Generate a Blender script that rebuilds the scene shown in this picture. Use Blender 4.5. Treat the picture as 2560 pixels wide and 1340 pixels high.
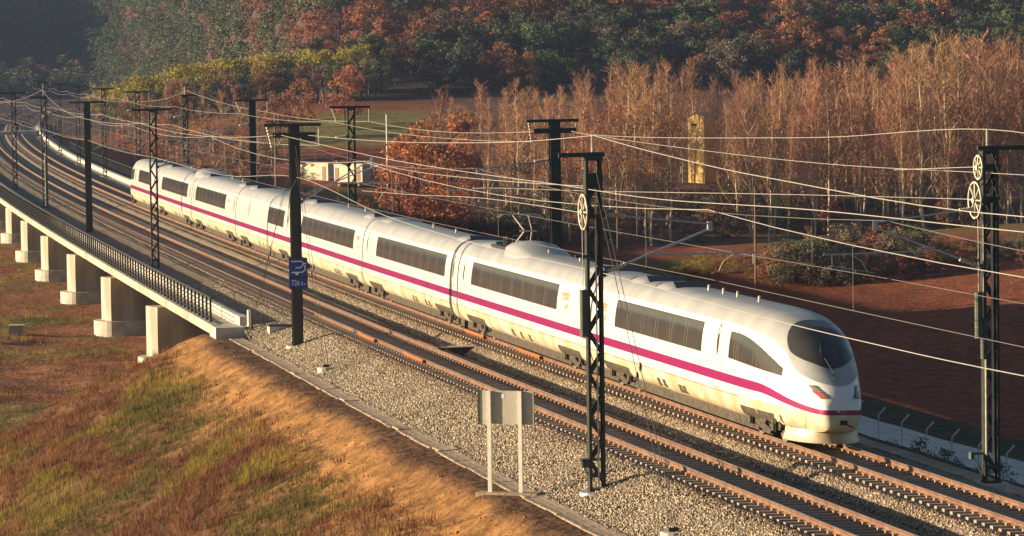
import bpy, math, random
import numpy as np
from mathutils import Matrix, Vector
random.seed(7); rng=np.random.default_rng(7)
for o in list(bpy.data.objects): bpy.data.objects.remove(o)
scene=bpy.context.scene
COL=scene.collection
# ------------------------------------------------------------ camera, sky, sun, exposure
CAM_H=11.958; PITCH=0.06056; ROLL=-0.0148; FPX=9002.8
cam_d=bpy.data.cameras.new('camera'); cam_d.sensor_width=36.0; cam_d.lens=FPX/2560*36.0
cam_d.clip_start=1.0; cam_d.clip_end=8000
cam=bpy.data.objects.new('camera',cam_d); COL.objects.link(cam)
cam.matrix_world=Matrix.Translation((0,0,CAM_H))@Matrix.Rotation(math.pi/2-PITCH,4,'X')@Matrix.Rotation(ROLL,4,'Z')
scene.camera=cam
SUN_EL=math.radians(9.5); SUN_AZ=math.radians(-3)      # direction the light travels, from +X
LDIR=Vector((math.cos(SUN_EL)*math.cos(SUN_AZ),math.cos(SUN_EL)*math.sin(SUN_AZ),-math.sin(SUN_EL)))
world=bpy.data.worlds.new('World'); scene.world=world; world.use_nodes=True
nt=world.node_tree; nt.nodes.clear()
sky=nt.nodes.new('ShaderNodeTexSky'); sky.sky_type='NISHITA'; sky.sun_disc=False
sky.sun_elevation=SUN_EL; sky.sun_rotation=math.atan2(-LDIR.x,-LDIR.y)
sky.air_density=1.0; sky.dust_density=1.0; sky.ozone_density=1.5
bg=nt.nodes.new('ShaderNodeBackground'); bg.inputs['Strength'].default_value=0.05
wo=nt.nodes.new('ShaderNodeOutputWorld')
nt.links.new(sky.outputs[0],bg.inputs[0]); nt.links.new(bg.outputs[0],wo.inputs[0])
sun_d=bpy.data.lights.new('sun','SUN'); sun_d.energy=5.0; sun_d.angle=math.radians(0.6); sun_d.color=(1.0,0.78,0.50)
sun=bpy.data.objects.new('sun',sun_d); COL.objects.link(sun)
sun.rotation_euler=LDIR.to_track_quat('-Z','Y').to_euler(); sun.location=(-60,0,80)
scene.view_settings.view_transform='Standard'; scene.view_settings.look='None'
scene.view_settings.exposure=1.35; scene.view_settings.gamma=1.0
scene.render.resolution_x=1024; scene.render.resolution_y=536
scene.cycles.max_bounces=4; scene.cycles.diffuse_bounces=2; scene.cycles.glossy_bounces=2
scene.cycles.transparent_max_bounces=6; scene.cycles.volume_bounces=0

# ------------------------------------------------------------ the railway line in plan
GRADE=-0.00182; BANK=0.033; D2=4.706; S0=46.02
KN=[-60,60,160,260,400,900]; KV=[2.53319822e-04,2.36101785e-04,5.48600723e-05,1.57456973e-04,1.58483964e-04,1.57936086e-04]
S_=np.arange(-80,1000,2.0); A_=np.cumsum(np.interp(S_,KN,KV))*2.0; A_-=A_[40]; A_=0.23103-A_
X_=np.cumsum(-np.sin(A_))*2.0; Y_=np.cumsum(np.cos(A_))*2.0
X_+=15.40379-X_[40]; Y_+=60.33772-Y_[40]
def P3(s,off,z):
    s=np.asarray(s,float); x=np.interp(s,S_,X_); y=np.interp(s,S_,Y_); a=np.interp(s,S_,A_)
    return np.stack(np.broadcast_arrays(x+off*np.cos(a),y+off*np.sin(a),z+GRADE*s),-1)
def ang(s): return float(np.interp(s,S_,A_))
def V(s,off,z): return Vector(P3(s,off,z))
def trk(c,s,o,z):            # a point in the canted frame of the track whose centre lies at offset c
    return P3(s,c+np.asarray(o,float),np.asarray(z,float)-BANK*np.asarray(o,float))
def s_off(x,y):              # plan position -> (chainage, offset)
    x=np.asarray(x,float).ravel(); y=np.asarray(y,float).ravel(); s=np.zeros_like(x); o=np.zeros_like(x)
    for i in range(0,len(x),20000):
        dx=x[i:i+20000,None]-X_[None,:]; dy=y[i:i+20000,None]-Y_[None,:]
        k=np.argmin(dx*dx+dy*dy,1); r=np.arange(len(k)); a=A_[k]
        t=-np.sin(a)*dx[r,k]+np.cos(a)*dy[r,k]
        s[i:i+20000]=S_[k]+t; o[i:i+20000]=np.cos(a)*dx[r,k]+np.sin(a)*dy[r,k]
    return s,o
def frame(s,off,z,yaw=0.0):  # local x = across the line to the far side, y = along the line away, z up
    a=ang(s)+yaw
    m=Matrix(((math.cos(a),-math.sin(a),0,0),(math.sin(a),math.cos(a),0,0),(0,0,1,0),(0,0,0,1)))
    m.translation=V(s,off,z); return m

# ------------------------------------------------------------ helpers: meshes and objects
class MB:
    def __init__(self): self.v=[]; self.f=[]; self.n=0
    def add(self,v,f):
        v=np.asarray(v,float).reshape(-1,3); self.v.append(v); self.f+= [tuple(i+self.n for i in q) for q in f]; self.n+=len(v); return self
    def box(self,c,s,rot=None,taper=1.0):
        hx,hy,hz=s[0]/2,s[1]/2,s[2]/2
        v=[(-hx,-hy,-hz),(hx,-hy,-hz),(hx,hy,-hz),(-hx,hy,-hz),(-hx*taper,-hy*taper,hz),(hx*taper,-hy*taper,hz),(hx*taper,hy*taper,hz),(-hx*taper,hy*taper,hz)]
        if rot is not None: v=[tuple(rot@Vector(q)) for q in v]
        v=np.array(v)+np.array(c)
        return self.add(v,[(0,3,2,1),(4,5,6,7),(0,1,5,4),(1,2,6,5),(2,3,7,6),(3,0,4,7)])
    def tube(self,pts,r,n=6,cap=True):
        pts=[Vector(p) for p in pts]; m=len(pts); rr=r if hasattr(r,'__len__') else [r]*m
        rings=[]; up=Vector((0.0123,0.031,1)).normalized()
        for i,p in enumerate(pts):
            d=(pts[min(i+1,m-1)]-pts[max(i-1,0)]).normalized()
            u=d.cross(up); u= u if u.length>0.05 else d.cross(Vector((1,0.1,0))); u.normalize(); w=u.cross(d)
            rings.append([p+rr[i]*(math.cos(2*math.pi*k/n)*u+math.sin(2*math.pi*k/n)*w) for k in range(n)])
        v=[tuple(q) for R in rings for q in R]; f=[]
        for i in range(m-1):
            for k in range(n):
                a,b=i*n+k,i*n+(k+1)%n; f.append((a,a+n,b+n,b))
        if cap and n>2: f.append(tuple(range(n))); f.append(tuple((m-1)*n+k for k in range(n))[::-1])
        return self.add(v,f)
    def bar(self,a,b,w,t,side=(0,1,0)):   # flat bar from a to b
        a=Vector(a); b=Vector(b); d=(b-a).normalized(); s=Vector(side); u=d.cross(s).normalized(); s=u.cross(d).normalized()
        v=[]
        for p in (a,b):
            for su,ss in ((-1,-1),(1,-1),(1,1),(-1,1)): v.append(tuple(p+u*su*w/2+s*ss*t/2))
        return self.add(v,[(0,3,2,1),(4,5,6,7),(0,1,5,4),(1,2,6,5),(2,3,7,6),(3,0,4,7)])
    def prism(self,poly,h0,h1,axis=1):    # polygon (a,b) extruded along axis
        n=len(poly); v=[]
        for h in (h0,h1):
            for a,b in poly:
                q=[0,0,0]; q[axis]=h; o=[i for i in (0,1,2) if i!=axis]; q[o[0]]=a; q[o[1]]=b; v.append(tuple(q))
        f=[tuple(range(n))[::-1],tuple(range(n,2*n))]+[(i,(i+1)%n,n+(i+1)%n,n+i) for i in range(n)]
        return self.add(v,f)
    def lathe(self,prof,n=14,c=(0,0,0),axis='Z'):
        v=[];f=[]
        for r,z in prof:
            for k in range(n):
                a=2*math.pi*k/n; q=(r*math.cos(a),r*math.sin(a),z)
                if axis=='X': q=(q[2],q[0],q[1])
                if axis=='Y': q=(q[0],q[2],q[1])
                v.append((q[0]+c[0],q[1]+c[1],q[2]+c[2]))
        for i in range(len(prof)-1):
            for k in range(n):
                a,b=i*n+k,i*n+(k+1)%n; f.append((a,b,b+n,a+n))
        f.append(tuple(range(n))[::-1]); f.append(tuple((len(prof)-1)*n+k for k in range(n)))
        return self.add(v,f)
    def mesh(self,name,mat,smooth=False):
        me=bpy.data.meshes.new(name)
        me.from_pydata(np.concatenate(self.v).tolist() if self.v else [],[],self.f); me.update()
        if mat is not None: me.materials.append(mat)
        if smooth: me.shade_smooth()
        return me
    def build(self,name,mat,parent=None,smooth=False,**kw):
        return link(name,self.mesh(name,mat,smooth),parent,**kw)
def link(name,data,parent=None,mw=None,**kw):
    o=bpy.data.objects.new(name,data); COL.objects.link(o)
    if parent is not None: o.parent=parent
    if mw is not None: o.matrix_basis=mw
    for k,v in kw.items(): o[k]=v
    return o
def thing(name,label,cat,mw=None,group=None,data=None):
    o=link(name,data,None,mw); o['label']=label; o['category']=cat
    if group: o['group']=group
    return o
def copy_tree(o,parent=None):
    c=o.copy(); COL.objects.link(c); c.parent=parent
    for ch in o.children: 
        copy_tree(ch,c)
    return c
def raw(name,verts,faces,mat,parent=None,smooth=False,colors=None,**kw):   # fast path for big meshes: faces (n,k)
    verts=np.ascontiguousarray(verts,np.float32).reshape(-1,3); faces=np.ascontiguousarray(faces,np.int32); n,k=faces.shape
    me=bpy.data.meshes.new(name or 'mesh'); me.vertices.add(len(verts)); me.vertices.foreach_set('co',verts.ravel())
    me.loops.add(n*k); me.loops.foreach_set('vertex_index',faces.ravel())
    me.polygons.add(n); me.polygons.foreach_set('loop_start',np.arange(0,n*k,k,dtype=np.int32))
    if colors is not None:
        at=me.color_attributes.new('col','FLOAT_COLOR','POINT')
        c4=np.ones((len(verts),4),np.float32); c4[:,:3]=colors; at.data.foreach_set('color',c4.ravel())
    me.update(calc_edges=True); me.validate()
    if mat is not None: me.materials.append(mat)
    if smooth: me.shade_smooth()
    if name is None: return me
    return link(name,me,parent,**kw)
def grid_faces(nr,nc,loop=False):
    r=np.arange(nr-1)[:,None]; c=np.arange(nc if loop else nc-1)[None,:]; c2=(c+1)%nc
    return np.stack([r*nc+c,r*nc+c2,(r+1)*nc+c2,(r+1)*nc+c],-1).reshape(-1,4)
# smooth value noise in numpy
_perm=rng.random((256,256))
def vnoise(x,y,sc=1.0,oct=3):
    x=np.asarray(x,float)/sc; y=np.asarray(y,float)/sc; t=0; a=1; tot=0
    for o in range(oct):
        xi=np.floor(x).astype(int); yi=np.floor(y).astype(int); fx=x-xi; fy=y-yi
        fx=fx*fx*(3-2*fx); fy=fy*fy*(3-2*fy)
        g=lambda i,j:_perm[(xi+i)%256,(yi+j)%256]
        t=t+a*((g(0,0)*(1-fx)+g(1,0)*fx)*(1-fy)+(g(0,1)*(1-fx)+g(1,1)*fx)*fy); tot+=a; a*=.5; x=x*2.03+17; y=y*2.03+31
    return t/tot
def sstep(a,b,x):
    t=np.clip((np.asarray(x,float)-a)/(b-a),0,1); return t*t*(3-2*t)

# ------------------------------------------------------------ materials
def mat(name,c1,c2=None,scale=4.0,rough=0.8,metal=0.0,bump=0.0,bscale=30.0,rnd=0.0,attr=False,spec=0.4,detail=4.0,c3=None,scale3=0.3,coat=0.0,fac=(0.35,0.65),stretch=None,trans=0.0):
    m=bpy.data.materials.new(name); m.use_nodes=True; nt=m.node_tree; N=nt.nodes; Lk=nt.links
    b=N['Principled BSDF']; b.inputs['Roughness'].default_value=rough; b.inputs['Metallic'].default_value=metal
    b.inputs['Specular IOR Level'].default_value=spec
    if coat: b.inputs['Coat Weight'].default_value=coat; b.inputs['Coat Roughness'].default_value=0.08
    tc=N.new('ShaderNodeTexCoord'); src=tc.outputs['Object']
    if stretch:
        mp=N.new('ShaderNodeMapping'); mp.inputs['Scale'].default_value=stretch; Lk.new(src,mp.inputs[0]); src=mp.outputs[0]
    def noise(sc,det=detail):
        n=N.new('ShaderNodeTexNoise'); n.inputs['Scale'].default_value=sc; n.inputs['Detail'].default_value=det; Lk.new(src,n.inputs['Vector']); return n
    def mix(fac_out,a,bb,f0=None):
        x=N.new('ShaderNodeMix'); x.data_type='RGBA'
        if fac_out is not None: Lk.new(fac_out,x.inputs[0])
        else: x.inputs[0].default_value=f0
        for s,i in ((a,6),(bb,7)):
            if hasattr(s,'links'): Lk.new(s,x.inputs[i])
            else: x.inputs[i].default_value=(*s,1)
        return x.outputs[2]
    def ramp(o,lo,hi):
        r=N.new('ShaderNodeMapRange'); r.inputs['From Min'].default_value=lo; r.inputs['From Max'].default_value=hi; Lk.new(o,r.inputs[0]); return r.outputs[0]
    col=c1
    if attr:
        at=N.new('ShaderNodeAttribute'); at.attribute_name='col'; col=at.outputs['Color']
    if c2 is not None:
        f=ramp(noise(scale).outputs[0],*fac)
        if attr:
            x=N.new('ShaderNodeMix'); x.data_type='RGBA'; x.blend_type='MULTIPLY'; x.inputs[0].default_value=1.0; Lk.new(col,x.inputs[6])
            Lk.new(mix(f,c1,c2),x.inputs[7]); col=x.outputs[2]
        else: col=mix(f,c1,c2)
    if c3 is not None: col=mix(ramp(noise(scale3,3.0).outputs[0],.42,.62),col,c3)
    if rnd:
        oi=N.new('ShaderNodeObjectInfo'); h=N.new('ShaderNodeHueSaturation')
        r=N.new('ShaderNodeMapRange'); r.inputs['To Min'].default_value=1-rnd; r.inputs['To Max'].default_value=1+rnd; Lk.new(oi.outputs['Random'],r.inputs[0]); Lk.new(r.outputs[0],h.inputs['Value'])
        mu=N.new('ShaderNodeMath'); mu.operation='MULTIPLY'; mu.inputs[1].default_value=7.31; Lk.new(oi.outputs['Random'],mu.inputs[0])
        fr=N.new('ShaderNodeMath'); fr.operation='FRACT'; Lk.new(mu.outputs[0],fr.inputs[0])
        r2=N.new('ShaderNodeMapRange'); r2.inputs['To Min'].default_value=.5-.010*rnd/.3; r2.inputs['To Max'].default_value=.5+.014*rnd/.3; Lk.new(fr.outputs[0],r2.inputs[0]); Lk.new(r2.outputs[0],h.inputs['Hue'])
        if hasattr(col,'links'): Lk.new(col,h.inputs['Color'])
        else: h.inputs['Color'].default_value=(*col,1)
        col=h.outputs[0]
    if hasattr(col,'links'): Lk.new(col,b.inputs['Base Color'])
    else: b.inputs['Base Color'].default_value=(*col,1)
    if bump:
        bn=N.new('ShaderNodeBump'); bn.inputs['Strength'].default_value=bump; bn.inputs['Distance'].default_value=0.05 if name!='ground' else 0.12
        Lk.new(noise(bscale,5.0).outputs[0],bn.inputs['Height']); Lk.new(bn.outputs[0],b.inputs['Normal'])
    if trans:
        t=N.new('ShaderNodeBsdfTranslucent'); ms=N.new('ShaderNodeMixShader'); ms.inputs[0].default_value=trans
        if hasattr(col,'links'): Lk.new(col,t.inputs[0])
        else: t.inputs[0].default_value=(*col,1)
        Lk.new(b.outputs[0],ms.inputs[1]); Lk.new(t.outputs[0],ms.inputs[2]); Lk.new(ms.outputs[0],N['Material Output'].inputs[0])
    return m
MT={}
MT['ground']=mat('ground',(1.25,1.2,1.15),(0.62,0.6,0.6),scale=1.3,rough=.95,attr=True,bump=.9,bscale=3.0,spec=.1,detail=9)
MT['rail']=mat('rail_rust',(0.13,0.07,0.045),(0.22,0.125,0.08),scale=2.5,rough=.55,metal=.25,stretch=(1,1,1))
MT['railtop']=mat('rail_polished',(0.42,0.36,0.32),None,rough=.3,metal=.9)
MT['rust']=mat('rust_orange',(0.42,0.13,0.035),(0.26,0.09,0.03),scale=6,rough=.8)
MT['sleeper']=mat('sleeper_concrete',(0.36,0.29,0.23),(0.25,0.19,0.14),scale=6,rough=.9,bump=.3,bscale=40,rnd=.15)
MT['clip']=mat('clip_steel',(0.42,0.30,0.20),None,rough=.5,metal=.4)
MT['ballast']=mat('ballast_bed',(0.30,0.235,0.17),(0.10,0.08,0.06),scale=13,rough=.95,bump=1.0,bscale=16,spec=.15,detail=8)
MT['stone']=mat('ballast_stone',(1.1,1.1,1.1),(0.75,0.75,0.75),scale=6,rough=.9,attr=True,spec=.2)
MT['concrete']=mat('concrete',(0.46,0.42,0.35),(0.33,0.30,0.25),scale=1.6,rough=.9,bump=.25,bscale=20,c3=(0.27,0.235,0.18),scale3=.7,stretch=(1,1,.22))
MT['concpale']=mat('concrete_pale',(0.52,0.49,0.43),(0.36,0.33,0.28),scale=1.1,rough=.88,bump=.2,bscale=20)
MT['slab']=mat('gutter_slab',(0.46,0.35,0.25),(0.30,0.21,0.14),scale=3,rough=.92,bump=.4,bscale=12,rnd=.12)
MT['mast']=mat('mast_paint',(0.022,0.030,0.024),(0.012,0.016,0.014),scale=3,rough=.45,spec=.5)
MT['mastgreen']=mat('weight_paint',(0.075,0.095,0.075),(0.05,0.065,0.05),scale=4,rough=.6)
MT['dark']=mat('dark_steel',(0.02,0.02,0.022),(0.03,0.028,0.026),scale=8,rough=.6)
MT['tube']=mat('cantilever_tube',(0.46,0.47,0.52),(0.36,0.37,0.42),scale=5,rough=.42,metal=.6)
MT['wire']=mat('copper_wire',(0.40,0.38,0.36),None,rough=.4,metal=.3,spec=.5)
MT['wirethin']=mat('thin_wire',(0.16,0.15,0.15),None,rough=.5,metal=.5)
MT['insul']=mat('insulator',(0.62,0.56,0.48),(0.3,0.22,0.16),scale=20,rough=.3,spec=.6)
MT['wheelpaint']=mat('pulley_wheel',(0.56,0.52,0.42),(0.42,0.38,0.30),scale=7,rough=.5)
MT['white']=mat('train_white',(0.66,0.655,0.645),(0.61,0.60,0.585),scale=.8,rough=.22,spec=.5,coat=.4)
MT['cream']=mat('train_lower',(0.58,0.54,0.43),(0.44,0.38,0.26),scale=1.6,rough=.4,spec=.4,fac=(.4,.75),c3=(0.40,0.33,0.21),scale3=1.1)
MT['roof']=mat('train_roof',(0.33,0.335,0.345),(0.26,0.265,0.275),scale=.9,rough=.38,spec=.5)  # silver grey roof, with its grazing shade darkened into the colour
MT['magenta']=mat('magenta_stripe',(0.22,0.006,0.092),(0.20,0.006,0.085),scale=2,rough=.3,coat=.3)
MT['pinkline']=mat('grey_line',(0.55,0.45,0.42),None,rough=.35)
MT['glass']=mat('tinted_glass',(0.035,0.033,0.032),(0.05,0.046,0.042),scale=1.0,rough=.12,spec=.6,coat=.3)
MT['mullion']=mat('window_mullion',(0.13,0.12,0.11),None,rough=.4)
MT['seal']=mat('rubber_seal',(0.02,0.02,0.02),None,rough=.7)
MT['bogie']=mat('bogie_dirt',(0.075,0.058,0.04),(0.03,0.025,0.02),scale=6,rough=.85)
MT['steelwheel']=mat('wheel_steel',(0.18,0.14,0.10),(0.10,0.08,0.06),scale=8,rough=.6,metal=.4)
MT['gold']=mat('gold_letters',(0.30,0.16,0.05),None,rough=.5)
MT['navy']=mat('roof_recess',(0.02,0.022,0.03),None,rough=.5)
MT['lamp']=mat('headlamp_glass',(0.12,0.10,0.10),(0.25,0.22,0.2),scale=15,rough=.1,spec=.8)
MT['lampred']=mat('tail_lamp',(0.42,0.06,0.04),None,rough=.2)
MT['signblue']=mat('sign_blue',(0.012,0.055,0.27),(0.010,0.045,0.22),scale=6,rough=.45)
MT['signwhite']=mat('sign_white',(0.62,0.64,0.68),None,rough=.5)
MT['panel']=mat('panel_back',(0.46,0.44,0.38),(0.40,0.385,0.34),scale=5,rough=.5,metal=.2)
MT['post']=mat('post_white',(0.74,0.72,0.64),(0.62,0.6,0.52),scale=5,rough=.5)
MT['trunkpale']=mat('poplar_bark',(0.62,0.50,0.30),(0.40,0.31,0.19),scale=1.2,rough=.9,rnd=.2)
MT['twig']=mat('poplar_twigs',(0.37,0.185,0.10),(0.24,0.122,0.072),scale=.35,rough=.9,rnd=.42)
MT['bark']=mat('bark',(0.10,0.07,0.05),(0.06,0.045,0.035),scale=2,rough=.95)
MT['russetleaf']=mat('russet_leaves',(0.40,0.13,0.05),(0.28,0.10,0.05),scale=.6,rough=.8,rnd=.35,trans=.3)
MT['oakleaf']=mat('oak_leaves',(0.32,0.125,0.055),(0.20,0.09,0.045),scale=.5,rough=.85,rnd=.4,trans=.25)
MT['pineleaf']=mat('pine_needles',(0.095,0.12,0.045),(0.05,0.068,0.03),scale=.5,rough=.8,rnd=.4,trans=.15)
MT['yellowleaf']=mat('yellow_leaves',(0.36,0.27,0.035),(0.20,0.19,0.035),scale=.4,rough=.8,rnd=.25,trans=.3)
MT['greyleaf']=mat('grey_brush',(0.18,0.135,0.09),(0.10,0.085,0.055),scale=.5,rough=.9,rnd=.35,trans=.15)
MT['greenleaf']=mat('bush_leaves',(0.08,0.115,0.03),(0.045,0.07,0.022),scale=.8,rough=.75,rnd=.3,trans=.2)
MT['grass']=mat('grass_blades',(1.1,1.1,1.1),(0.8,0.8,0.8),scale=.7,rough=.85,attr=True,trans=.3,spec=.2)
MT['ochre']=mat('ochre_render',(0.56,0.37,0.13),(0.42,0.27,0.09),scale=.8,rough=.9,bump=.2)
MT['cabin']=mat('cabin_wall',(0.82,0.72,0.52),(0.72,0.62,0.44),scale=1.5,rough=.7)
MT['cabinshade']=mat('cabin_shade',(0.30,0.30,0.32),None,rough=.7)  # shade of the cabin ends put into the colour, also fills their recess
MT['cabindoor']=mat('cabin_door',(0.34,0.22,0.15),None,rough=.7)
MT['road']=mat('dirt_road',(0.60,0.57,0.52),(0.46,0.43,0.39),scale=1.5,rough=.95,bump=.4,bscale=6)
MT['fence']=mat('fence_post',(0.55,0.55,0.55),None,rough=.6,metal=.4)
MT['wood']=mat('pole_wood',(0.24,0.16,0.09),(0.15,0.10,0.06),scale=3,rough=.9)
MT['bird']=mat('bird_feathers',(0.02,0.02,0.022),None,rough=.8)

# ------------------------------------------------------------ terrain
S_AB=111.0
def base_z(x,y):
    s,o=s_off(x,y); shp=np.shape(x); s=s.reshape(shp); o=o.reshape(shp)
    px=1280+9003*np.asarray(x)/np.maximum(y,1)
    val=-7.3-4.4*sstep(8,30,o)
    right=sstep(150,900,px)
    top=-1.5+5.5*right
    z=val+(top-val)*sstep(430,640,y)
    dh=650+450*(1-sstep(150,850,px))
    z=z+np.clip(y-dh,0,420)*(0.19+.05*vnoise(x,y,60,2))*(0.55+.45*right)
    z=z+(vnoise(x,y,35,3)-.5)*1.2*sstep(180,320,y)+(vnoise(x+9,y,5.5,3)-.5)*.9*sstep(-3,-9,o)+(vnoise(x,y,3.0,3)-.5)*.25
    # field tilted sunward; unseen spur added left of the view to shade far hills
    z=z+.075*np.clip(o-42,0,60)*sstep(430,380,y)
    z=z+41*np.exp(-(((x+330)/90.)**2+((y-1250)/260.)**2))
    return z,s,o
def ground_z(x,y):
    z,s,o=base_z(x,y)
    edge=-6.1+(vnoise(s,o,2.2,3)-.5)*1.5
    d=np.hypot(np.maximum(s-(S_AB+1.5),0),np.maximum(np.maximum(edge-o,o-(D2+5.0)),0))
    steep=np.where(o<0,2.0,1.6)
    e=-0.97+GRADE*s-np.maximum(d-.0,0)/steep+((vnoise(s,o,1.3,3)-.5)*.34+(vnoise(s+7,o,4.5,2)-.5)*.9)*sstep(.1,3.5,d)
    e=e-.5*sstep(20,110,d)*0
    e2=-5.4+GRADE*s-np.maximum(o-28,0)/3-np.maximum(s-150,0)/4-np.maximum(9-o,0)*9
    return np.maximum(np.maximum(z,e),e2),s,o,d
yr=[26.0]
while yr[-1]<62: yr.append(yr[-1]+2.0)
while yr[-1]<270: yr.append(yr[-1]+0.75)
while yr[-1]<2600: yr.append(yr[-1]*1.0095)
yr=np.array(yr)
tc=np.concatenate([np.linspace(-.6,-.19,30)[:-1],np.linspace(-.19,.19,170),np.linspace(.19,.6,30)[1:]])
GY,GT=np.meshgrid(yr,tc,indexing='ij'); GX=GY*GT
GZ,GS,GO,GD=ground_z(GX,GY)
def blend(c,c2,w): return c*(1-w[...,None])+np.array(c2)*w[...,None]
gc=np.zeros(GX.shape+(3,))+np.array((0.25,0.115,0.062))
n1=vnoise(GX,GY,9,4); n2=vnoise(GX+90,GY,26,3); n3=vnoise(GX,GY+50,4,3)
pxg=1280+9003*GX/GY
emb=(GZ>base_z(GX,GY)[0]+.05)
gc=blend(gc,(0.21,0.068,0.031),sstep(16,22,GO)*sstep(60,90,GY))                  # ploughed red field
gc=blend(gc,(0.17,0.16,0.045),sstep(.54,.66,n1)*sstep(0,-6,GO)*.8)                # green tufts under the bridge
gc=blend(gc,(0.19,0.17,0.045),sstep(545,555,GY)*sstep(600,588,GY)*sstep(620,760,pxg)*sstep(1250,1050,pxg)) # pale green strip
gc=blend(gc,(0.13,0.125,0.04),sstep(470,480,GY)*sstep(510,500,GY)*sstep(500,700,pxg)*sstep(1150,950,pxg)*.8)
gc=blend(gc,(0.13,0.075,0.048),sstep(424,436,GY)*sstep(1080,1180,pxg)); gc=blend(gc,(0.075,0.05,0.036),sstep(600,625,GY))                                 # wooded ground
gc=blend(gc,(0.105,0.115,0.03),sstep(.50,.66,n2)*sstep(330,360,GY)*sstep(420,400,GY)*.7)
near=(GO<0)&emb
gc=np.where(near[...,None],blend(np.zeros(GX.shape+(3,))+np.array((0.145,0.080,0.042)),(0.26,0.14,0.055),sstep(.05,.5,GD)*sstep(6.0,1.8,GD)),gc)
gc=np.where((near&(GD>1.2))[...,None],blend(gc,(0.11,0.06,0.03),sstep(1.2,4.0,GD)*sstep(.25,.55,n3)),gc)
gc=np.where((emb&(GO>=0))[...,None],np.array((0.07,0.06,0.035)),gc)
gc*=(0.8+.4*n3)[...,None]
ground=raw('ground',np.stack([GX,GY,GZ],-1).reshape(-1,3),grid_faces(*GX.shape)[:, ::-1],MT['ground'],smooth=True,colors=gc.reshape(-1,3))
ground['kind']='structure'; ground['label']='red brown earth of the valley, embankment and hillsides'
def gz(x,y):
    return float(ground_z(np.array([x]),np.array([y]))[0][0])

# ------------------------------------------------------------ ballast, rails, sleepers
bo=np.array([-4.2,-3.95,-2.1,-1.7,-1.3,0,1.3,1.62,2.12,2.3,2.92,3.2,D2,D2+1.3,D2+1.7,D2+2.1,D2+3.5,D2+3.9])
bz=np.array([-1.02,-.93,-.30,-.225,-.275,-.275,-.275,-.26,-.60,-.62,-.24,-.275,-.275,-.275,-.225,-.30,-.93,-1.02])
bzv=np.where(bz<-.5,-.50,bz)
def bed_z(s,o):
    z=np.interp(o,bo,bz); zv=np.interp(o,bo,bzv); w=sstep(106,110,s); z=z*(1-w)+zv*w
    c=np.where(np.abs(o)<np.abs(o-D2),o,o-D2)
    return z-BANK*np.clip(c,-1.7,1.7)
ss=np.concatenate([np.arange(-40,140,.5),np.arange(140,860,2.5)])
oo=np.unique(np.concatenate([bo,np.linspace(-4.2,D2+3.9,60)]))
BS,BO=np.meshgrid(ss,oo,indexing='ij')
BZ=bed_z(BS,BO)+(vnoise(BS,BO,.5,3)-.5)*.10*((np.abs(BO)>1.35)&(np.abs(BO-D2)>1.35))
ballast=raw('ballast_bed',P3(BS.ravel(),BO.ravel(),BZ.ravel()),grid_faces(*BS.shape),MT['ballast'],smooth=True)
ballast['kind']='structure'; ballast['label']='grey brown ballast bed under both tracks'
# loose stones on the lit shoulders
def stones(n,s0,s1,bands,rmin,rmax):
    w=np.array([b[1]-b[0] for b in bands]); k=rng.choice(len(bands),n,p=w/w.sum())
    s=s0+(s1-s0)*rng.random(n)**1.15; lo=np.array([b[0] for b in bands])[k]; o=lo+w[k]*rng.random(n)
    z=bed_z(s,o)+.012
    c=P3(s,o,z); r=rmin+(rmax-rmin)*rng.random(n)**1.5
    base=np.array([(1,0,0),(-1,0,0),(0,1,0),(0,-1,0),(0,0,1),(0,0,-1)],float)
    v=base[None]*r[:,None,None]*(0.65+.7*rng.random((n,6,1)))+rng.normal(0,.18,(n,6,3))*r[:,None,None]
    a=rng.random(n)*6.283; ca,sa=np.cos(a),np.sin(a); t=rng.normal(0,.6,n); ct,st=np.cos(t),np.sin(t)
    x=v[...,0]*ca[:,None]-v[...,1]*sa[:,None]; y=v[...,0]*sa[:,None]+v[...,1]*ca[:,None]; zz=v[...,2]
    y,zz=y*ct[:,None]-zz*st[:,None],y*st[:,None]+zz*ct[:,None]
    v=np.stack([x,y,zz],-1)+c[:,None,:]
    f=np.array([(0,2,4),(2,1,4),(1,3,4),(3,0,4),(2,0,5),(1,2,5),(3,1,5),(0,3,5)])
    F=(np.arange(n)[:,None,None]*6+f[None]).reshape(-1,3)
    pal=np.array([(0.42,0.345,0.25),(0.33,0.27,0.20),(0.52,0.44,0.33),(0.25,0.20,0.145),(0.38,0.33,0.265),(0.19,0.145,0.105)])
    col=pal[rng.choice(len(pal),n,p=[.28,.22,.18,.12,.14,.06])]*(0.8+.4*rng.random((n,1)))
    nr=(sstep(2.3,1.4,np.minimum(np.abs(o),np.abs(o-D2)))*(.35+.5*vnoise(s,o,3,2)))[:,None]; col=col*(1-nr)+col*np.array((.72,.50,.36))*nr; col*=(.82+.36*vnoise(s,o+40,2.5,3))[:,None]
    return v.reshape(-1,3),F,np.repeat(col,6,0)
v,f,c=stones(102000,16,140,[(-4.35,-1.42),(1.5,3.26)],.022,.050)
st=raw('ballast_stones',v,f,MT['stone'],colors=c); st['kind']='stuff'; st['label']='loose grey ballast stones on the shoulders of both tracks'
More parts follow.
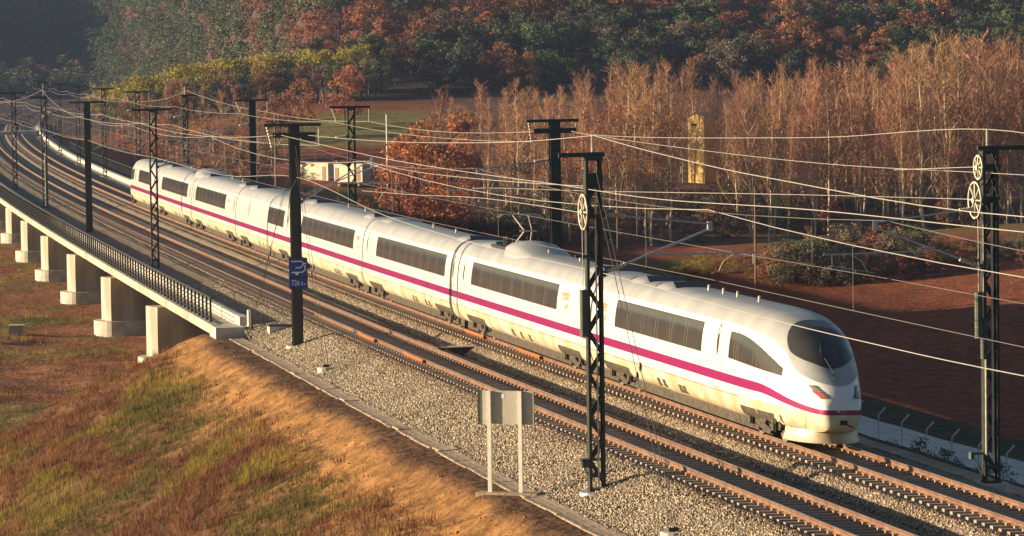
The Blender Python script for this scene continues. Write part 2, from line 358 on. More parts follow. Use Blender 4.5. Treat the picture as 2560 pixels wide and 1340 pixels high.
# clods and small stones on the bare slope and the shoulder path
def clods(n):
    s=18+100*rng.random(n); o=-5.9-5.5*rng.random(n); c=P3(s,o,0); c[:,2]=ground_z(c[:,0],c[:,1])[0]+.004
    r=.010+.035*rng.random(n)**4
    base=np.array([(1,0,0),(-1,0,0),(0,1,0),(0,-1,0),(0,0,1),(0,0,-1)],float)
    v=base[None]*r[:,None,None]*(0.6+.8*rng.random((n,6,1)))+rng.normal(0,.2,(n,6,3))*r[:,None,None]+c[:,None,:]
    f=np.array([(0,2,4),(2,1,4),(1,3,4),(3,0,4),(2,0,5),(1,2,5),(3,1,5),(0,3,5)]); F=(np.arange(n)[:,None,None]*6+f[None]).reshape(-1,3)
    pal=np.array([(0.27,0.13,0.05),(0.20,0.10,0.045),(0.33,0.18,0.08),(0.14,0.08,0.045)]); col=pal[rng.integers(0,4,n)]*(.8+.4*rng.random((n,1)))
    return v.reshape(-1,3),F,np.repeat(col,6,0)
v,f,c=clods(9000)
cl=raw('earth_clods',v,f,MT['stone'],colors=c); cl['kind']='stuff'; cl['label']='orange brown clods of earth on the bare shoulder and slope edge'
def rail_mesh(c,o):
    prof=[(-.036,0),(.036,0),(.036,-.035),(.012,-.05),(.010,-.13),(.075,-.155),(.075,-.172),(-.075,-.172),(-.075,-.155),(-.010,-.13),(-.012,-.05),(-.036,-.035)]
    sv=np.concatenate([np.arange(-40,160,2.0),np.arange(160,860,4.0)]); pr=np.array(prof)
    SS,K=np.meshgrid(sv,np.arange(len(prof)),indexing='ij')
    return trk(c,SS.ravel(),o+pr[K.ravel(),0],pr[K.ravel(),1]),grid_faces(len(sv),len(prof),True)
def sleeper_mesh():
    mb=MB(); L=1.3
    pts=[(-L,.0),(-.95,.0),(-.45,-.025),(.45,-.025),(.95,.0),(L,.0)]
    v=[]
    for x,z in pts:
        h=.10 if abs(x)<L-.01 else .095
        v+=[(x,-h-.03,z-.2),(x,h+.03,z-.2),(x,h,z),(x,-h,z)]
    f=[(0,1,2,3)[::-1],tuple(range(20,24))]
    for i in range(5):
        for k in range(4): a,b=i*4+k,i*4+(k+1)%4; f.append((a,b,b+4,a+4))
    mb.add(v,f); return mb.mesh('sleeper',MT['sleeper'])
SLM=sleeper_mesh()
def sleeper_matrix(c,s):
    m=frame(s,c,-.19)@Matrix.Rotation(BANK,4,'Y'); m.translation=Vector(trk(c,s,0,-.19)); return m
for ti,(c,lab) in enumerate(((0.0,'rusty rail track nearer the signboard with concrete sleepers, empty of trains'),(D2,'rusty rail track that the white train runs on'))):
    t=link('railway_track',None); t['kind']='structure'; t['label']=lab
    for o in (-.7535,.7535):
        v,f=rail_mesh(c,o); r=raw('rail',v,f,MT['rail'],t)
        r.data.materials.append(MT['railtop'])
        mi=np.zeros(len(f),np.int32); mi[::12]=1; r.data.polygons.foreach_set('material_index',mi)
    sl=np.arange(20.3,20.3+.6*298,.6)
    for s in sl: link('sleeper',SLM,t,sleeper_matrix(c,float(s)+random.uniform(-.015,.015)))
    mb=MB(); base=np.array([q.co[:] for q in SLM.vertices]); faces=[tuple(p.vertices) for p in SLM.polygons]
    for s in np.concatenate([np.arange(-39,20,.6),np.arange(sl[-1]+.6,380,.6)]):
        m=np.array(sleeper_matrix(c,float(s))); mb.add(base@m[:3,:3].T+m[:3,3],faces)
    mb.build('distant_sleepers',MT['sleeper'],t,kind='stuff')
    mb=MB()
    for s in np.arange(20.3,175,.6):
        R=frame(s,c,0).to_3x3()@Matrix.Rotation(BANK,3,'Y')
        for o in (-.7535,.7535):
            for d in (-.115,.115):
                mb.box(trk(c,s,o+d,-.155),(.11,.10,.055),R)
    mb.build('rail_clips',MT['clip'],t,kind='stuff')
    # rail expansion device beside the abutment
    for o,sa,sb in ((-.7535,93.5,97.5),(-.7535,82.5,86.5),(.7535,88.5,93.0)):
        if c==0 or o<0:
            sv=np.arange(sa,sb+.01,.5); mb=MB()
            mb.tube([Vector(trk(c,s,o-.12 if o<0 else o+.12,-.07)) for s in sv],.075,4); mb.build('expansion_joint_plate',MT['rust'],t)

# ------------------------------------------------------------ drainage kerbs along the shoulders
for off,sa,sb,lab in ((-4.68,14,108.6,'pale precast concrete gutter strip along the near shoulder path'),(8.95,14,100,'grey concrete gutter strip along the far shoulder behind the train track')):
    t=thing('drainage_gutter',lab,'gutter',frame(sa,off,-.95)); inv=t.matrix_basis.inverted()
    mb=MB().prism([(-.36,-.14),(-.36,.03),(-.30,.04),(-.12,.025),(.12,.025),(.30,.04),(.36,.03),(.36,-.14)],-.492,.492,1); sm=mb.mesh('gutter_slab',MT['slab'])
    for s in np.arange(sa,sb,1.0):
        j=random.random()
        m=frame(s+.5,off+random.uniform(-.035,.035),-.985+random.uniform(-.008,.012),random.uniform(-.015,.015))
        if j<.12: m=m@Matrix.Translation((random.uniform(-.10,.10),0,.02))@Matrix.Rotation(random.uniform(-.05,.05),4,'Y')
        link('gutter_slab',sm,t,inv@m)

# ------------------------------------------------------------ viaduct
vi=thing('viaduct','long curved concrete railway viaduct on round-footed wall piers, left of the train','bridge',frame(S_AB,2.35,-3.0)); VI=vi.matrix_basis.inverted()
def sweep(prof,sv,closed=True):
    pr=np.array(prof); SS,K=np.meshgrid(sv,np.arange(len(pr)),indexing='ij')
    v=P3(SS.ravel(),pr[K.ravel(),0],pr[K.ravel(),1]); f=[tuple(q) for q in grid_faces(len(sv),len(pr),closed)]
    n=len(pr); m=len(sv)
    if closed: f+= [tuple(range(n))[::-1],tuple((m-1)*n+k for k in range(n))]
    return v,f
def inv_pts(v,inv):
    m=np.array(inv); return v@m[:3,:3].T+m[:3,3]
svv=np.arange(S_AB,862,2.3)
v,f=sweep([(-5.62,-.50),(10.33,-.50),(10.33,-.88),(7.2,-1.35),(6.0,-3.05),(-1.3,-3.05),(-2.5,-1.35),(-5.62,-.88)][::-1],svv)
MB().add(inv_pts(v,VI),f).build('deck',MT['concrete'],vi)
for a,b,zt in ((-4.42,-4.02,-.03),(D2+4.02,D2+4.42,-.03)):
    v,f=sweep([(a,-.52),(a,zt),(b,zt),(b,-.52)],np.arange(S_AB-1.2,860,2.3)); MB().add(inv_pts(v,VI),f).build('upstand_wall',MT['concpale'],vi)
for a,b,z0,z1 in ((-5.66,-5.30,-.80,-.42),(D2+5.30,D2+5.66,-.80,-.42)):
    v,f=sweep([(a,z0),(a,z1),(b,z1),(b,z0)],np.arange(S_AB-.6,860,2.3)); MB().add(inv_pts(v,VI),f).build('edge_beam',MT['concrete'],vi)
for off in (-4.98,D2+4.98):
    m=VI@frame(S_AB-1.0,off,0)
    mb=MB().box((0,0,-1.15),(1.35,2.2,1.42)); mb.box((.75*(1 if off<0 else -1),.4,-.75),(.5,1.2,.5)); mb.build('abutment_block',MT['concpale'],vi,mw=m)
MB().box((0,0,-3.4),(15.4,1.2,5.0)).build('abutment_wall',MT['concrete'],vi,mw=VI@frame(S_AB+.9,2.35,0))
PY=.27
for s in (164,195,226,257,288,319,350,381,412,443,474,505,536,567):
    m=frame(s,2.35,0,PY); pos=m.translation; g=gz(pos.x,pos.y)-.2
    mb=MB(); z0,z1=g,GRADE*s-3.02; mm=Matrix.Translation((0,0,-m.translation.z))
    w=5.55; t=.95
    mb.prism([(-w,-t),(w,-t),(w,t),(-w,t)],z0,z1,2)
    p=mb.build('pier',MT['concrete'],vi,mw=VI@m@mm)
    mb=MB(); k=12; poly=[(-w+.45+1.65*math.cos(math.pi/2+math.pi*i/k)*.75,1.65*math.sin(math.pi/2+math.pi*i/k)) for i in range(k+1)]
    poly+=[(-a,-b) for a,b in poly]
    mb.prism(poly,g-.3,g+1.15,2); mb.build('footing',MT['concpale'],p)
# railings
def railing(off,sa,sb,lab,ztop=.72,zb=-.40):
    t=thing('bridge_railing',lab,'railing',frame(sa,off,zb)); inv=t.matrix_basis.inverted()
    pm=MB().box((0,0,(ztop-zb)/2),(.095,.115,ztop-zb)).box((0,0,.015),(.16,.16,.03)).mesh('post',MT['dark'])
    n=0
    for s in np.arange(sa,sb,1.5):
        link('post',pm,t,inv@frame(s,off,zb)); n+=1
        if n>=230: break
    sv=np.arange(sa-.3,sb,2.0)
    for k,z in enumerate((.18,.40,.62,.84)):
        MB().tube([inv@V(s,off-.03,zb+z) for s in sv],.021,4).build('mid_rail',MT['dark'],t)
    MB().tube([inv@V(s,off,ztop+.02) for s in sv],.05,6).build('handrail',MT['dark'],t)
    return t
railing(-5.47,112.2,452,'dark steel railing of upright posts along the near edge of the viaduct')
railing(D2+5.47,112.2,452,'dark steel railing along the far edge of the viaduct, behind the train')
# marker post at the end of the upstand wall
mk=thing('marker_post','short white marker post at the end of the viaduct wall','post',frame(109.3,-4.05,-.9))
MB().lathe([(.09,0),(.09,1.15),(.075,1.22)],10).build('post_body',MT['post'],mk,smooth=False)
mk2=thing('cable_box','small concrete cable box with grey lid beside the ballast at the bridge end','box',frame(107.2,-3.0,-.75))
MB().box((0,0,.2),(.9,.7,.5)).build('box_body',MT['concpale'],mk2); MB().box((0,0,.48),(1.0,.8,.06)).build('lid',MT['dark'],mk2)
mk3=thing('cable_trough','dark cable trough crossing the ballast between the two tracks','trough',frame(91,2.2,-.45))
MB().box((0,0,.08),(1.5,.6,.3)).build('trough_body',MT['dark'],mk3); MB().box((0,0,.25),(1.55,.66,.04)).build('lid',MT['concrete'],mk3)
mh=thing('manhole_box','small square concrete inspection box on the ground left of the piers','box',Matrix.Translation((-34.4,249,gz(-34.4,249)-.1)))
MB().box((0,0,.35),(.95,.95,.8)).build('box_body',MT['concrete'],mh); MB().box((0,0,.78),(1.1,1.1,.08)).build('lid',MT['concpale'],mh)

# ------------------------------------------------------------ overhead line masts (local x across towards the far side, y away, z up)
def ribbed(mb,a,b,r=.075,n=9):
    a=Vector(a); b=Vector(b); pts=[];rr=[]
    for i in range(2*n+1):
        pts.append(a.lerp(b,i/(2*n))); rr.append(r if i%2 else r*.42)
    return mb.tube(pts,rr,8)
LAT={}
def lattice_parts(h,w=.46,d=.26):
    key=('lat',round(h,2),w)
    if key in LAT: return LAT[key]
    out=[]
    for sx in (-1,1):
        mb=MB(); x=sx*w/2
        mb.box((x,0,h/2),(.014,d,h)); mb.box((x-sx*.035,d/2,h/2),(.075,.014,h-.004)); mb.box((x-sx*.035,-d/2,h/2),(.075,.014,h-.004))
        out.append(('leg',mb.mesh('leg',MT['mast'])))
    mb=MB(); st=.62; k=0; z=.35
    while z+st<h-.1:
        s=1 if k%2 else -1
        for y in (-d/2-.012,d/2+.012):
            mb.bar((-s*(w/2-.04),y,z),(s*(w/2-.04),y,z+st),.075,.014,side=(0,1,0))
        z+=st; k+=1
    out.append(('lacing',mb.mesh('lacing',MT['mast'])))
    for z in (.12,.55,h-.06): out.append(('batten',MB().box((0,0,z),(w+.05,d+.08,.10)).mesh('batten',MT['mast'])))
    LAT[key]=out; return out
def solid_parts(h,w=.45,d=.34):
    key=('sol',round(h,2),w)
    if key in LAT: return LAT[key]
    mb=MB(); t=.03
    mb.prism([(-w/2,-d/2),(w/2,-d/2),(w/2,-d/2+t),(t/2,-d/2+t),(t/2,d/2-t),(w/2,d/2-t),(w/2,d/2),(-w/2,d/2),(-w/2,d/2-t),(-t/2,d/2-t),(-t/2,-d/2+t),(-w/2,-d/2+t)],0,h,2)
    mb.box((0,0,.03),(w+.2,d+.2,.05))
    for x in (-.2,.2): mb.box((x,-d/2-.02,h*.5),(.05,.03,h-.1))
    LAT[key]=[('column',mb.mesh('column',MT['mast']))]; return LAT[key]
ZTOP=8.95
def mast(letter,s,off,side,kind,label,arm=(-1.25,1.15),zb=-.74,top=ZTOP,cant=(5.6,6.8,7.3,6.95),foot=True,detail=True):
    t=thing('catenary_mast',label,'mast',frame(s,off,zb),'overhead line masts'); h=top-zb
    for nme,me in (lattice_parts(h) if kind=='lattice' else solid_parts(h)): link(nme,me,t)
    if arm:
        a0,a1=arm
        MB().bar((a0,0,h+.06),(a1,0,h+.06),.13,.10).build('crossarm',MT['mast'],t)
    if foot:
        MB().lathe([(.52,-.35),(.52,.06),(.48,.09)],16).build('footing',MT['concpale'] if kind!='lattice' or side>0 else MT['tube'],t)
    if cant:
        zs0,zs1,zt0,zt1=[z-zb for z in cant]; k=side*-1.0   # towards the track
        c=MB(); X=3.45; x0=.28
        c.tube([(k*(x0+.62),0,zs0+(zs1-zs0)*.2),(k*X,0,zs1)],.032,7)
        c.tube([(k*(x0+.62),0,zt0+(zt1-zt0)*.2),(k*X,0,zt1)],.026,7)
        c.tube([(k*1.55,0,zs0+(zs1-zs0)*.42),(k*5.0,0,zs0+(zs1-zs0)*.42-.03)],.024,7)
        c.tube([(k*4.75,0,zs0+.45),(k*4.75,0,zs0+.12)],.018,6)
        c.tube([(k*4.75,0,zs0+.14),(k*3.5,0,zs0-.08)],.016,6)
        c.box((k*X,0,(zs1+zt1)/2),(.13,.12,abs(zt1-zs1)+.12))
        cc=c.build('cantilever',MT['tube'],t)
        if detail:
            for za,zc_ in ((zs0,zs1),(zt0,zt1)):
                ribbed(MB(),(k*x0,0,za),(k*(x0+.66),0,za+(zc_-za)*.21)).build('insulator',MT['insul'],cc); MB().box((k*.25,0,za),(.14,.3,.16)).build('bracket',MT['mast'],cc)
            MB().tube([(k*4.2,0,zs0+.48),(k*3.85,0,zs0+.25),(k*3.7,0,zs0-.05)],.014,5).build('steady_arm',MT['wheelpaint'],cc)
    return t
def hang(t,x,ztop_local,dx,dz,parent=None,y=0):
    ribbed(MB(),(x,y,ztop_local),(x+dx,y,ztop_local-dz),.05,7).build('hanging_insulator',MT['insul'],t)
def pulley(t,x,y,z,r):
    w=MB(); n=22
    ring=[(x,y+r*math.cos(2*math.pi*i/n),z+r*math.sin(2*math.pi*i/n)) for i in range(n)]
    w.tube(ring+[ring[0]],.030,6,cap=False)
    for i in range(8):
        a=2*math.pi*i/8; w.tube([(x,y,z),(x,y+(r-.02)*math.cos(a),z+(r-.02)*math.sin(a))],.022,5)
    w.lathe([(.09,-.07),(.09,.07)],10,(x,y,z),'X')
    p=w.build('pulley_wheel',MT['wheelpaint'],t)
    MB().bar((0,y,z-.02),(x,y,z-.02),.10,.12).build('pulley_bracket',MT['mast'],t)
    return p
def weights(t,x,y,z0,z1,r=.11):
    prof=[]; n=int((z1-z0)/.075)
    for i in range(n): prof+=[(r,z0+i*.075),(r,z0+i*.075+.062),(r*.9,z0+i*.075+.066)]
    MB().lathe(prof,12,(x,y,0)).build('counterweight',MT['mastgreen'],t)
    MB().tube([(x,y,z1-.05),(x,y,z1+2.6)],.012,5).build('weight_cable',MT['wirethin'],t)
h0=ZTOP+.74
mA=mast('A',44.4,-3.21,-1,'lattice','tall dark lattice mast in front of the train beside the signboard, with one pulley wheel',arm=(-1.0,.35))
MB().tube([(0,0,h0+.1),(0,0,h0+.62)],.03,6).build('top_pin',MT['insul'],mA)
ribbed(MB(),(0,0,h0+.12),(0,0,h0+.6),.06,8).build('top_insulator',MT['insul'],mA)
pulley(mA,-.33,-.1,8.12,.50); weights(mA,-.36,-.12,4.55,5.95)
for c_,s_ in (((0,0,8.95),(.50,.34,.55)),((0,0,7.98),(.52,.36,.12)),((-.15,0,6.85),(.8,.12,.08))): MB().box(c_,s_).build('tensioner_frame',MT['mast'],mA)
MB().box((-.12,0,1.0),(.72,.34,.05)).tube([(-.45,0,1.0),(-.22,0,.5)],.02,4).build('rail_bond_bracket',MT['mast'],mA)
MB().box((-.36,-.02,.88),(.16,.2,.2)).build('bond_box',MT['mast'],mA)
MB().tube([(.02,-.16,.3),(.02,-.16,h0-1.2)],.022,6).build('cable_conduit',MT['wheelpaint'],mA)
mB=mast('B',99.8,-3.21,-1,'solid','solid dark steel mast near the bridge end carrying the blue sign',arm=(-1.32,1.18),cant=(5.65,7.45,5.9,7.1))
MB().box((0,-.1,h0-.38),(1.9,.16,.22)).box((.62,-.1,h0-.5),(.62,.2,.3)).build('anchor_beam',MT['mast'],mB)
hang(mB,-1.2,h0,.22,.95); hang(mB,1.1,h0,0,.85)
MB().tube([(-1.0,0,h0-1.0),(-.7,0,h0-.8),(-.5,0,h0-.45)],.02,5).build('jumper_cable',MT['wire'],mB); MB().tube([(.1,-.2,h0-2.2),(-.25,-.2,h0-2.8),(-.4,-.2,h0-4.2)],.018,5).build('jumper_cable',MT['wire'],mB)
mast('C',157.6,-3.21,-1,'lattice','dark lattice mast on the viaduct in front of the tail of the train',zb=-.45)
mast('D',203.5,-3.21,-1,'solid','solid dark mast on the viaduct between two lattice masts, left of the train',zb=-.45,arm=(-1.3,1.25))
mE=mast('E',249.4,-3.21,-1,'lattice','lattice mast with pale counterweights on the viaduct, second from the left edge',zb=-.45,arm=(-1.1,.5))
weights(mE,.1,-.3,.3,4.5,.14); MB().tube([(0,0,h0-.2),(0,0,h0+.9)],.03,6).build('top_pin',MT['insul'],mE)
mast('F',297.0,-3.21,-1,'lattice','lattice mast on the viaduct at the left edge of the view',zb=-.45)
mG=mast('G',42.4,D2+3.32,1,'lattice','tall dark lattice mast at the right edge with two pulley wheels',arm=(-.35,1.3))
MB().tube([(-.05,0,h0+.1),(-.05,0,h0+.62)],.03,6).build('top_pin',MT['insul'],mG)
ribbed(MB(),(-.05,0,h0+.12),(-.05,0,h0+.6),.06,8).build('top_insulator',MT['insul'],mG)
pulley(mG,-.5,-.15,8.27,.52); pulley(mG,-.3,.1,9.2,.34); weights(mG,-.42,-.2,4.3,5.65,.12); weights(mG,-.25,-.15,3.7,4.95,.10)
for z_ in (9.2,8.27): MB().box((0,0,z_),(.53,.36,.2)).build('tensioner_frame',MT['mast'],mG)
MB().box((-.35,0,.95),(.5,.06,.06)).tube([(-.6,0,.95),(-.2,0,.2)],.025,4).box((-.6,0,.9),(.1,.2,.2)).build('rail_bond_bracket',MT['mastgreen'],mG)
for x_,z_ in ((0,h0-1.5),(-.2,4)): MB().tube([(x_,-.165,.9),(x_,-.165,z_)],.03,6).build('cable_conduit',MT['wheelpaint'],mG)
mH=mast('H',98.0,D2+3.32,1,'solid','solid dark mast behind the pantograph of the train',arm=(-1.25,1.1))
MB().box((0,-.1,h0-.38),(1.9,.16,.22)).build('anchor_beam',MT['mast'],mH); hang(mH,-1.15,h0,.12,.9); hang(mH,1.0,h0,-.1,.7)
FAR=[('I',153.4,'lattice','lattice mast behind the middle of the train, in front of the cream cabins'),('J',198.1,'solid','solid dark mast behind the train, left of the cream cabins'),
 ('K',242.5,'lattice','lattice mast with pale pole behind the tail of the train'),('L',287.3,'lattice','lattice mast on the far side just left of the train tail'),
 ('M',332.4,'lattice','lattice mast on the far side, second beyond the train tail'),('N',381.1,'lattice','lattice mast on the far side, third beyond the train tail'),
 ('O',431.0,'lattice','lattice mast on the far side, fourth beyond the train tail'),('P',483.4,'lattice','hazy lattice mast on the far side, fifth beyond the train tail'),('Q',534,'lattice','hazy lattice mast on the far side, last of the row')]
for l,s,k,lab in FAR:
    m=mast(l,s,D2+3.32,1,k,lab,zb=-.45,arm=(-1.25,1.15) if l!='K' else (-.3,.9),detail=s<300)
    if l=='K': MB().tube([(0,0,1),(0,0,h0+.5)],.05,6).build('pale_pole',MT['wheelpaint'],m)
    if l in 'IJLM': hang(m,-1.15,ZTOP+.45,.3,.8); hang(m,1.08,ZTOP+.45,0,.85)
for s,lab in ((345,'hazy lattice mast on the near side, seventh along the viaduct'),(395,'hazy lattice mast on the near side, eighth along the viaduct'),(447,'hazy lattice mast on the near side, ninth along the viaduct'),(500,'hazy lattice mast on the near side, last of its row')):
    mast('x',s,-3.21,-1,'lattice',lab,zb=-.45,detail=False)
# ------------------------------------------------------------ wires
def wire(name,pts,lab,r=.02,mt='wire',n=5):
    v=[V(*p) for p in pts]; out=[]
    # smooth (Catmull-Rom)
    for i in range(len(v)-1):
        p0,p1,p2,p3=v[max(i-1,0)],v[i],v[i+1],v[min(i+2,len(v)-1)]
        for k in range(6):
            t=k/6; out.append(.5*((2*p1)+(p2-p0)*t+(2*p0-5*p1+4*p2-p3)*t*t+(3*p1-p0-3*p2+p3)*t**3))
    out.append(v[-1]); o=MB().tube(out,r,n).build(name,MT[mt]); o['label']=lab; o['category']='wire'; o['group']='overhead line wires'; return o
def span(pa,pb,sag,n=8): # list of points along a sagging span
    return [tuple(pa[i]+(pb[i]-pa[i])*k/n+(-4*sag*(k/n)*(1-k/n) if i==2 else 0) for i in range(3)) for k in range(n)]
MN=[-10,44.4,99.8,157.6,203.5,249.4,297,345,395,447,500]; MF=[-12,42.4,98,153.4,198.1,242.5,287.3,332.4,381.1,431,483.4,534]
def line(nodes,sag): 
    out=[]
    for a,b in zip(nodes[:-1],nodes[1:]): out+=span(a,b,sag*((b[0]-a[0])/50)**2)
    return out+[nodes[-1]]
def polyw(pts_list): return pts_list
def wire2(name,nodes,sag,lab,r,mt='wire'):
    o=MB().tube([V(*p) for p in line(nodes,sag)],r,5).build(name,MT[mt]); o['label']=lab; o['category']='wire'; o['group']='overhead line wires'; return o
wire('feeder_wire',[(-10,-3.2,9.4),(10.3,-3.2,8.60),(26.9,-3.2,8.85),(37.4,-3.2,9.22),(44.3,-3.2,9.56)],'upper feeder wire running right from the tip of the near lattice mast',.0115)
wire('feeder_wire',[(44.3,-3.2,9.56),(52.1,-3.2,9.25),(61.1,-3.2,9.01),(75.2,-3.0,8.75),(88,-2.85,8.62),(99.3,-2.65,8.55)],'feeder wire between the near lattice mast tip and the mast with the blue sign',.0115)
wire2('feeder_wire',[(99.3,-4.1,8.57),(157.6,-3.9,8.2),(203.5,-4.2,8.1),(249.4,-3.3,9.6),(297,-4.1,8.1),(345,-4.1,8.1),(395,-4.1,8.1),(447,-4.1,8.1),(500,-4.1,8.1)],.26,'feeder wire running left along the near viaduct masts',.0115)
wire('return_wire',[(-10,-3.4,8.5),(9.8,-3.4,8.33),(23.1,-3.4,8.25),(36.7,-3.4,8.02),(48,-3.4,8.05),(59.3,-3.6,8.08),(72.5,-3.8,8.17),(83.9,-3.8,8.32),(99.6,-3.8,8.57)],'second bright wire passing behind the near lattice mast below its top',.0115)
wire2('return_wire',[(99.6,-2.1,8.1),(157.6,-2.1,8.1),(203.5,-2.1,8.1),(249.4,-2.4,8.1),(297,-2.1,8.1),(345,-2.1,8.1),(395,-2.1,8.1),(447,-2.1,8.1),(500,-2.1,8.1)],.24,'return wire on the track side of the near viaduct masts',.0115)
wire('earth_wire',[(-10,-3,5.8),(10.9,-3,5.45),(21.1,-3,5.40),(29.3,-3,5.44),(44,-3,5.62),(60,-3,5.62),(78.8,-3,5.9),(99.5,-3.15,6.73),(124,-3.2,6.1),(157.6,-3.2,6.2)],'low bright earth wire crossing in front of the train nose and windows',.0115)
wire2('earth_wire',[(157.6,-3.2,6.2),(203.5,-3.2,6.3),(249.4,-3.2,6.3),(297,-3.2,6.3),(345,-3.2,6.3),(395,-3.2,6.3),(447,-3.2,6.3)],.2,'low earth wire along the near viaduct masts',.010)
wire('feeder_wire',[(10,8,9.0),(30,8,9.1),(42.4,8,9.55),(56.3,8,9.08),(65.5,8,8.87),(80,8,8.61),(90.7,8,8.52),(97.2,8.6,8.55)],'top wire from the tip of the right-hand lattice mast towards the left',.0115)
wire('return_wire',[(5,8,8.6),(39.8,8,8.32),(58.5,8,8.16),(80.8,8.2,8.32),(97,8.6,8.53)],'second wire from the right, passing behind the right-hand mast top',.010)
wire2('feeder_wire',[(98.9,7.4,8.54),(153.4,9.1,8.15),(198.1,9.1,8.15),(242.5,8.2,9.4),(287.3,9.1,8.1),(332.4,9.1,8.1),(381.1,9.1,8.1),(431,9.1,8.1),(483.4,9.1,8.1),(534,9.1,8.1)],.26,'outer feeder wire along the far masts beyond the train',.0115)
wire2('return_wire',[(98,7.0,8.1),(153.4,7.0,8.15),(198.1,7.0,8.1),(242.5,7.2,8.1),(287.3,7.0,8.1),(332.4,7.0,8.1),(381.1,7.0,8.1),(431,7.0,8.1),(483.4,7.0,8.1),(534,7.0,8.1)],.22,'inner return wire along the far masts beyond the train',.010)
wire('tension_wire',[(42.4,7.55,7.55),(60,7.2,7.1),(81.1,6,6.53),(95.3,5,6.21),(101.4,5,6.0)],'straight yellowish wire from the large pulley wheel on the right mast',.011)
wire('tension_wire',[(42.4,7.75,8.48),(47,7.6,8.3),(49.5,7.55,8.2)],'short stay wire from the small upper pulley wheel on the right mast',.011)
wire('tension_wire',[(44.4,-3.5,7.35),(60,-3.0,7.2),(80,-1.6,6.6),(99,-.4,6.1)],'tension wire from the pulley wheel on the near lattice mast going left',.011)
wire('tension_wire',[(44.4,-3.3,8.1),(60,-2.8,7.8),(80,-1.6,7.5),(99,-.3,7.4)],'upper tension wire from the near lattice mast going left',.0115)
def catenary(c,nodes,zm,zc,lab,side):
    t=thing('catenary',lab,'overhead line',frame(nodes[1],c,zc),'track catenaries'); inv=t.matrix_basis.inverted()
    st=[c+(.2 if i%2 else -.2) for i in range(len(nodes))]
    ms=line([(s,o,zm(s)) for s,o in zip(nodes,st)],.42); cs=line([(s,o,zc) for s,o in zip(nodes,st)],.02)
    MB().tube([inv@V(*p) for p in ms],.012,5).build('messenger_wire',MT['wire' if side<0 else 'wirethin'],t)
    MB().tube([inv@V(*p) for p in cs],.010,5).build('contact_wire',MT['wirethin'],t)
    mb=MB()
    for i in range(1,len(ms)):
        if i%8 and ms[i][0]<330 and (ms[i][0]>100 or i%3==0): mb.tube([inv@V(*ms[i]),inv@V(*cs[i])],.0025,3)
    mb.build('droppers',MT['wirethin'],t,kind='stuff')
    return t
catenary(0.0,MN,lambda s:7.35,5.35,'catenary wires hung over the empty nearer track',-1)
catenary(D2,MF,lambda s:7.0,5.35,'catenary wires hung over the track of the train',1)
# guy wires and their anchor blocks
def guy(s,off,zb,s_top,off_top,z_tops,lab):
    t=thing('guy_anchor',lab,'anchor',frame(s,off,zb),'guy wire anchors'); inv=t.matrix_basis.inverted()
    MB().lathe([(.36,-.3),(.36,.16),(.33,.19)],14).build('anchor_block',MT['concpale'],t)
    MB().box((0,0,.24),(.26,.06,.12)).build('anchor_bracket',MT['dark'],t)
    for k,z in enumerate(z_tops):
        a=Vector((-.08+.16*k,0,.35)); b=inv@V(s_top,off_top,z)
        MB().tube([a,b],.011,4).build('guy_wire',MT['dark'],t); MB().lathe([(.03,-.12),(.05,0),(.03,.12)],6,tuple(a.lerp(b,.42))).build('turnbuckle',MT['dark'],t)
guy(35.2,-3.45,-.85,44.2,-3.2,(8.1,8.7),'guy wire anchor block with two stays of the near lattice mast, bottom edge')
guy(88.6,-3.75,-.85,99.6,-3.2,(7.6,8.2),'round concrete guy anchor right of the mast with the blue sign')
guy(109.0,-3.95,-.85,100,-3.2,(7.6,8.2),'round concrete guy anchor left of the mast with the blue sign')
guy(32.5,D2+3.4,-.9,42.2,D2+3.3,(8.1,8.9),'guy anchor of the right-hand lattice mast, at the right edge')

# ------------------------------------------------------------ signs
def text_mesh(body,size,shear=0.0):
    c=bpy.data.curves.new('t','FONT'); c.body=body; c.size=size; c.shear=shear; c.align_x='CENTER'; c.align_y='CENTER'; c.resolution_u=3; c.extrude=0.0
    o=bpy.data.objects.new('t',c); COL.objects.link(o); bpy.context.view_layer.update()
    me=bpy.data.meshes.new_from_object(o); v=np.array([q.co[:] for q in me.vertices]); f=[tuple(p.vertices) for p in me.polygons]
    bpy.data.objects.remove(o); bpy.data.curves.remove(c); bpy.data.meshes.remove(me); return v,f
def lay_text(body,size,x,z,y,sx=1.0):
    v,f=text_mesh(body,size); w=np.stack([v[:,0]*sx+x,np.full(len(v),y),v[:,1]+z],-1); return w,f
sg=thing('kilometre_sign','blue sign with white pantograph symbol above the plate 7260 on the solid mast','sign',frame(99.8,-3.17,0)@Matrix.Translation((0,-.26,0)))
MB().box((0,0,2.78),(.76,.03,.80)).build('symbol_plate',MT['signblue'],sg)
MB().box((0,0,2.10),(.76,.03,.46)).build('number_plate',MT['signblue'],sg)
MB().box((0,.04,2.78),(.82,.03,.86)).box((0,.04,2.10),(.82,.03,.50)).build('plate_frame',MT['dark'],sg)
def stroke(mb,pts,w=.05,y=-.021):
    for a,b in zip(pts[:-1],pts[1:]): mb.bar((a[0],y,a[1]),(b[0],y,b[1]),w,.008,side=(0,1,0))
mb=MB(); stroke(mb,[(-.30,3.06),(.16,3.06),(.22,2.97),(.36,2.95)]); mb.build('symbol_line',MT['signwhite'],sg)
mb=MB(); stroke(mb,[(-.12,2.78),(.10,2.78),(.24,2.94)]); mb.build('symbol_line',MT['signwhite'],sg)
mb=MB(); stroke(mb,[(-.30,2.58),(.18,2.58),(.30,2.68),(.30,2.90)],y=-.023); mb.prism([(-.15,2.56),(.02,2.56),(-.01,2.46),(-.11,2.46)],-.025,-.017,1); mb.build('symbol_line',MT['signwhite'],sg)
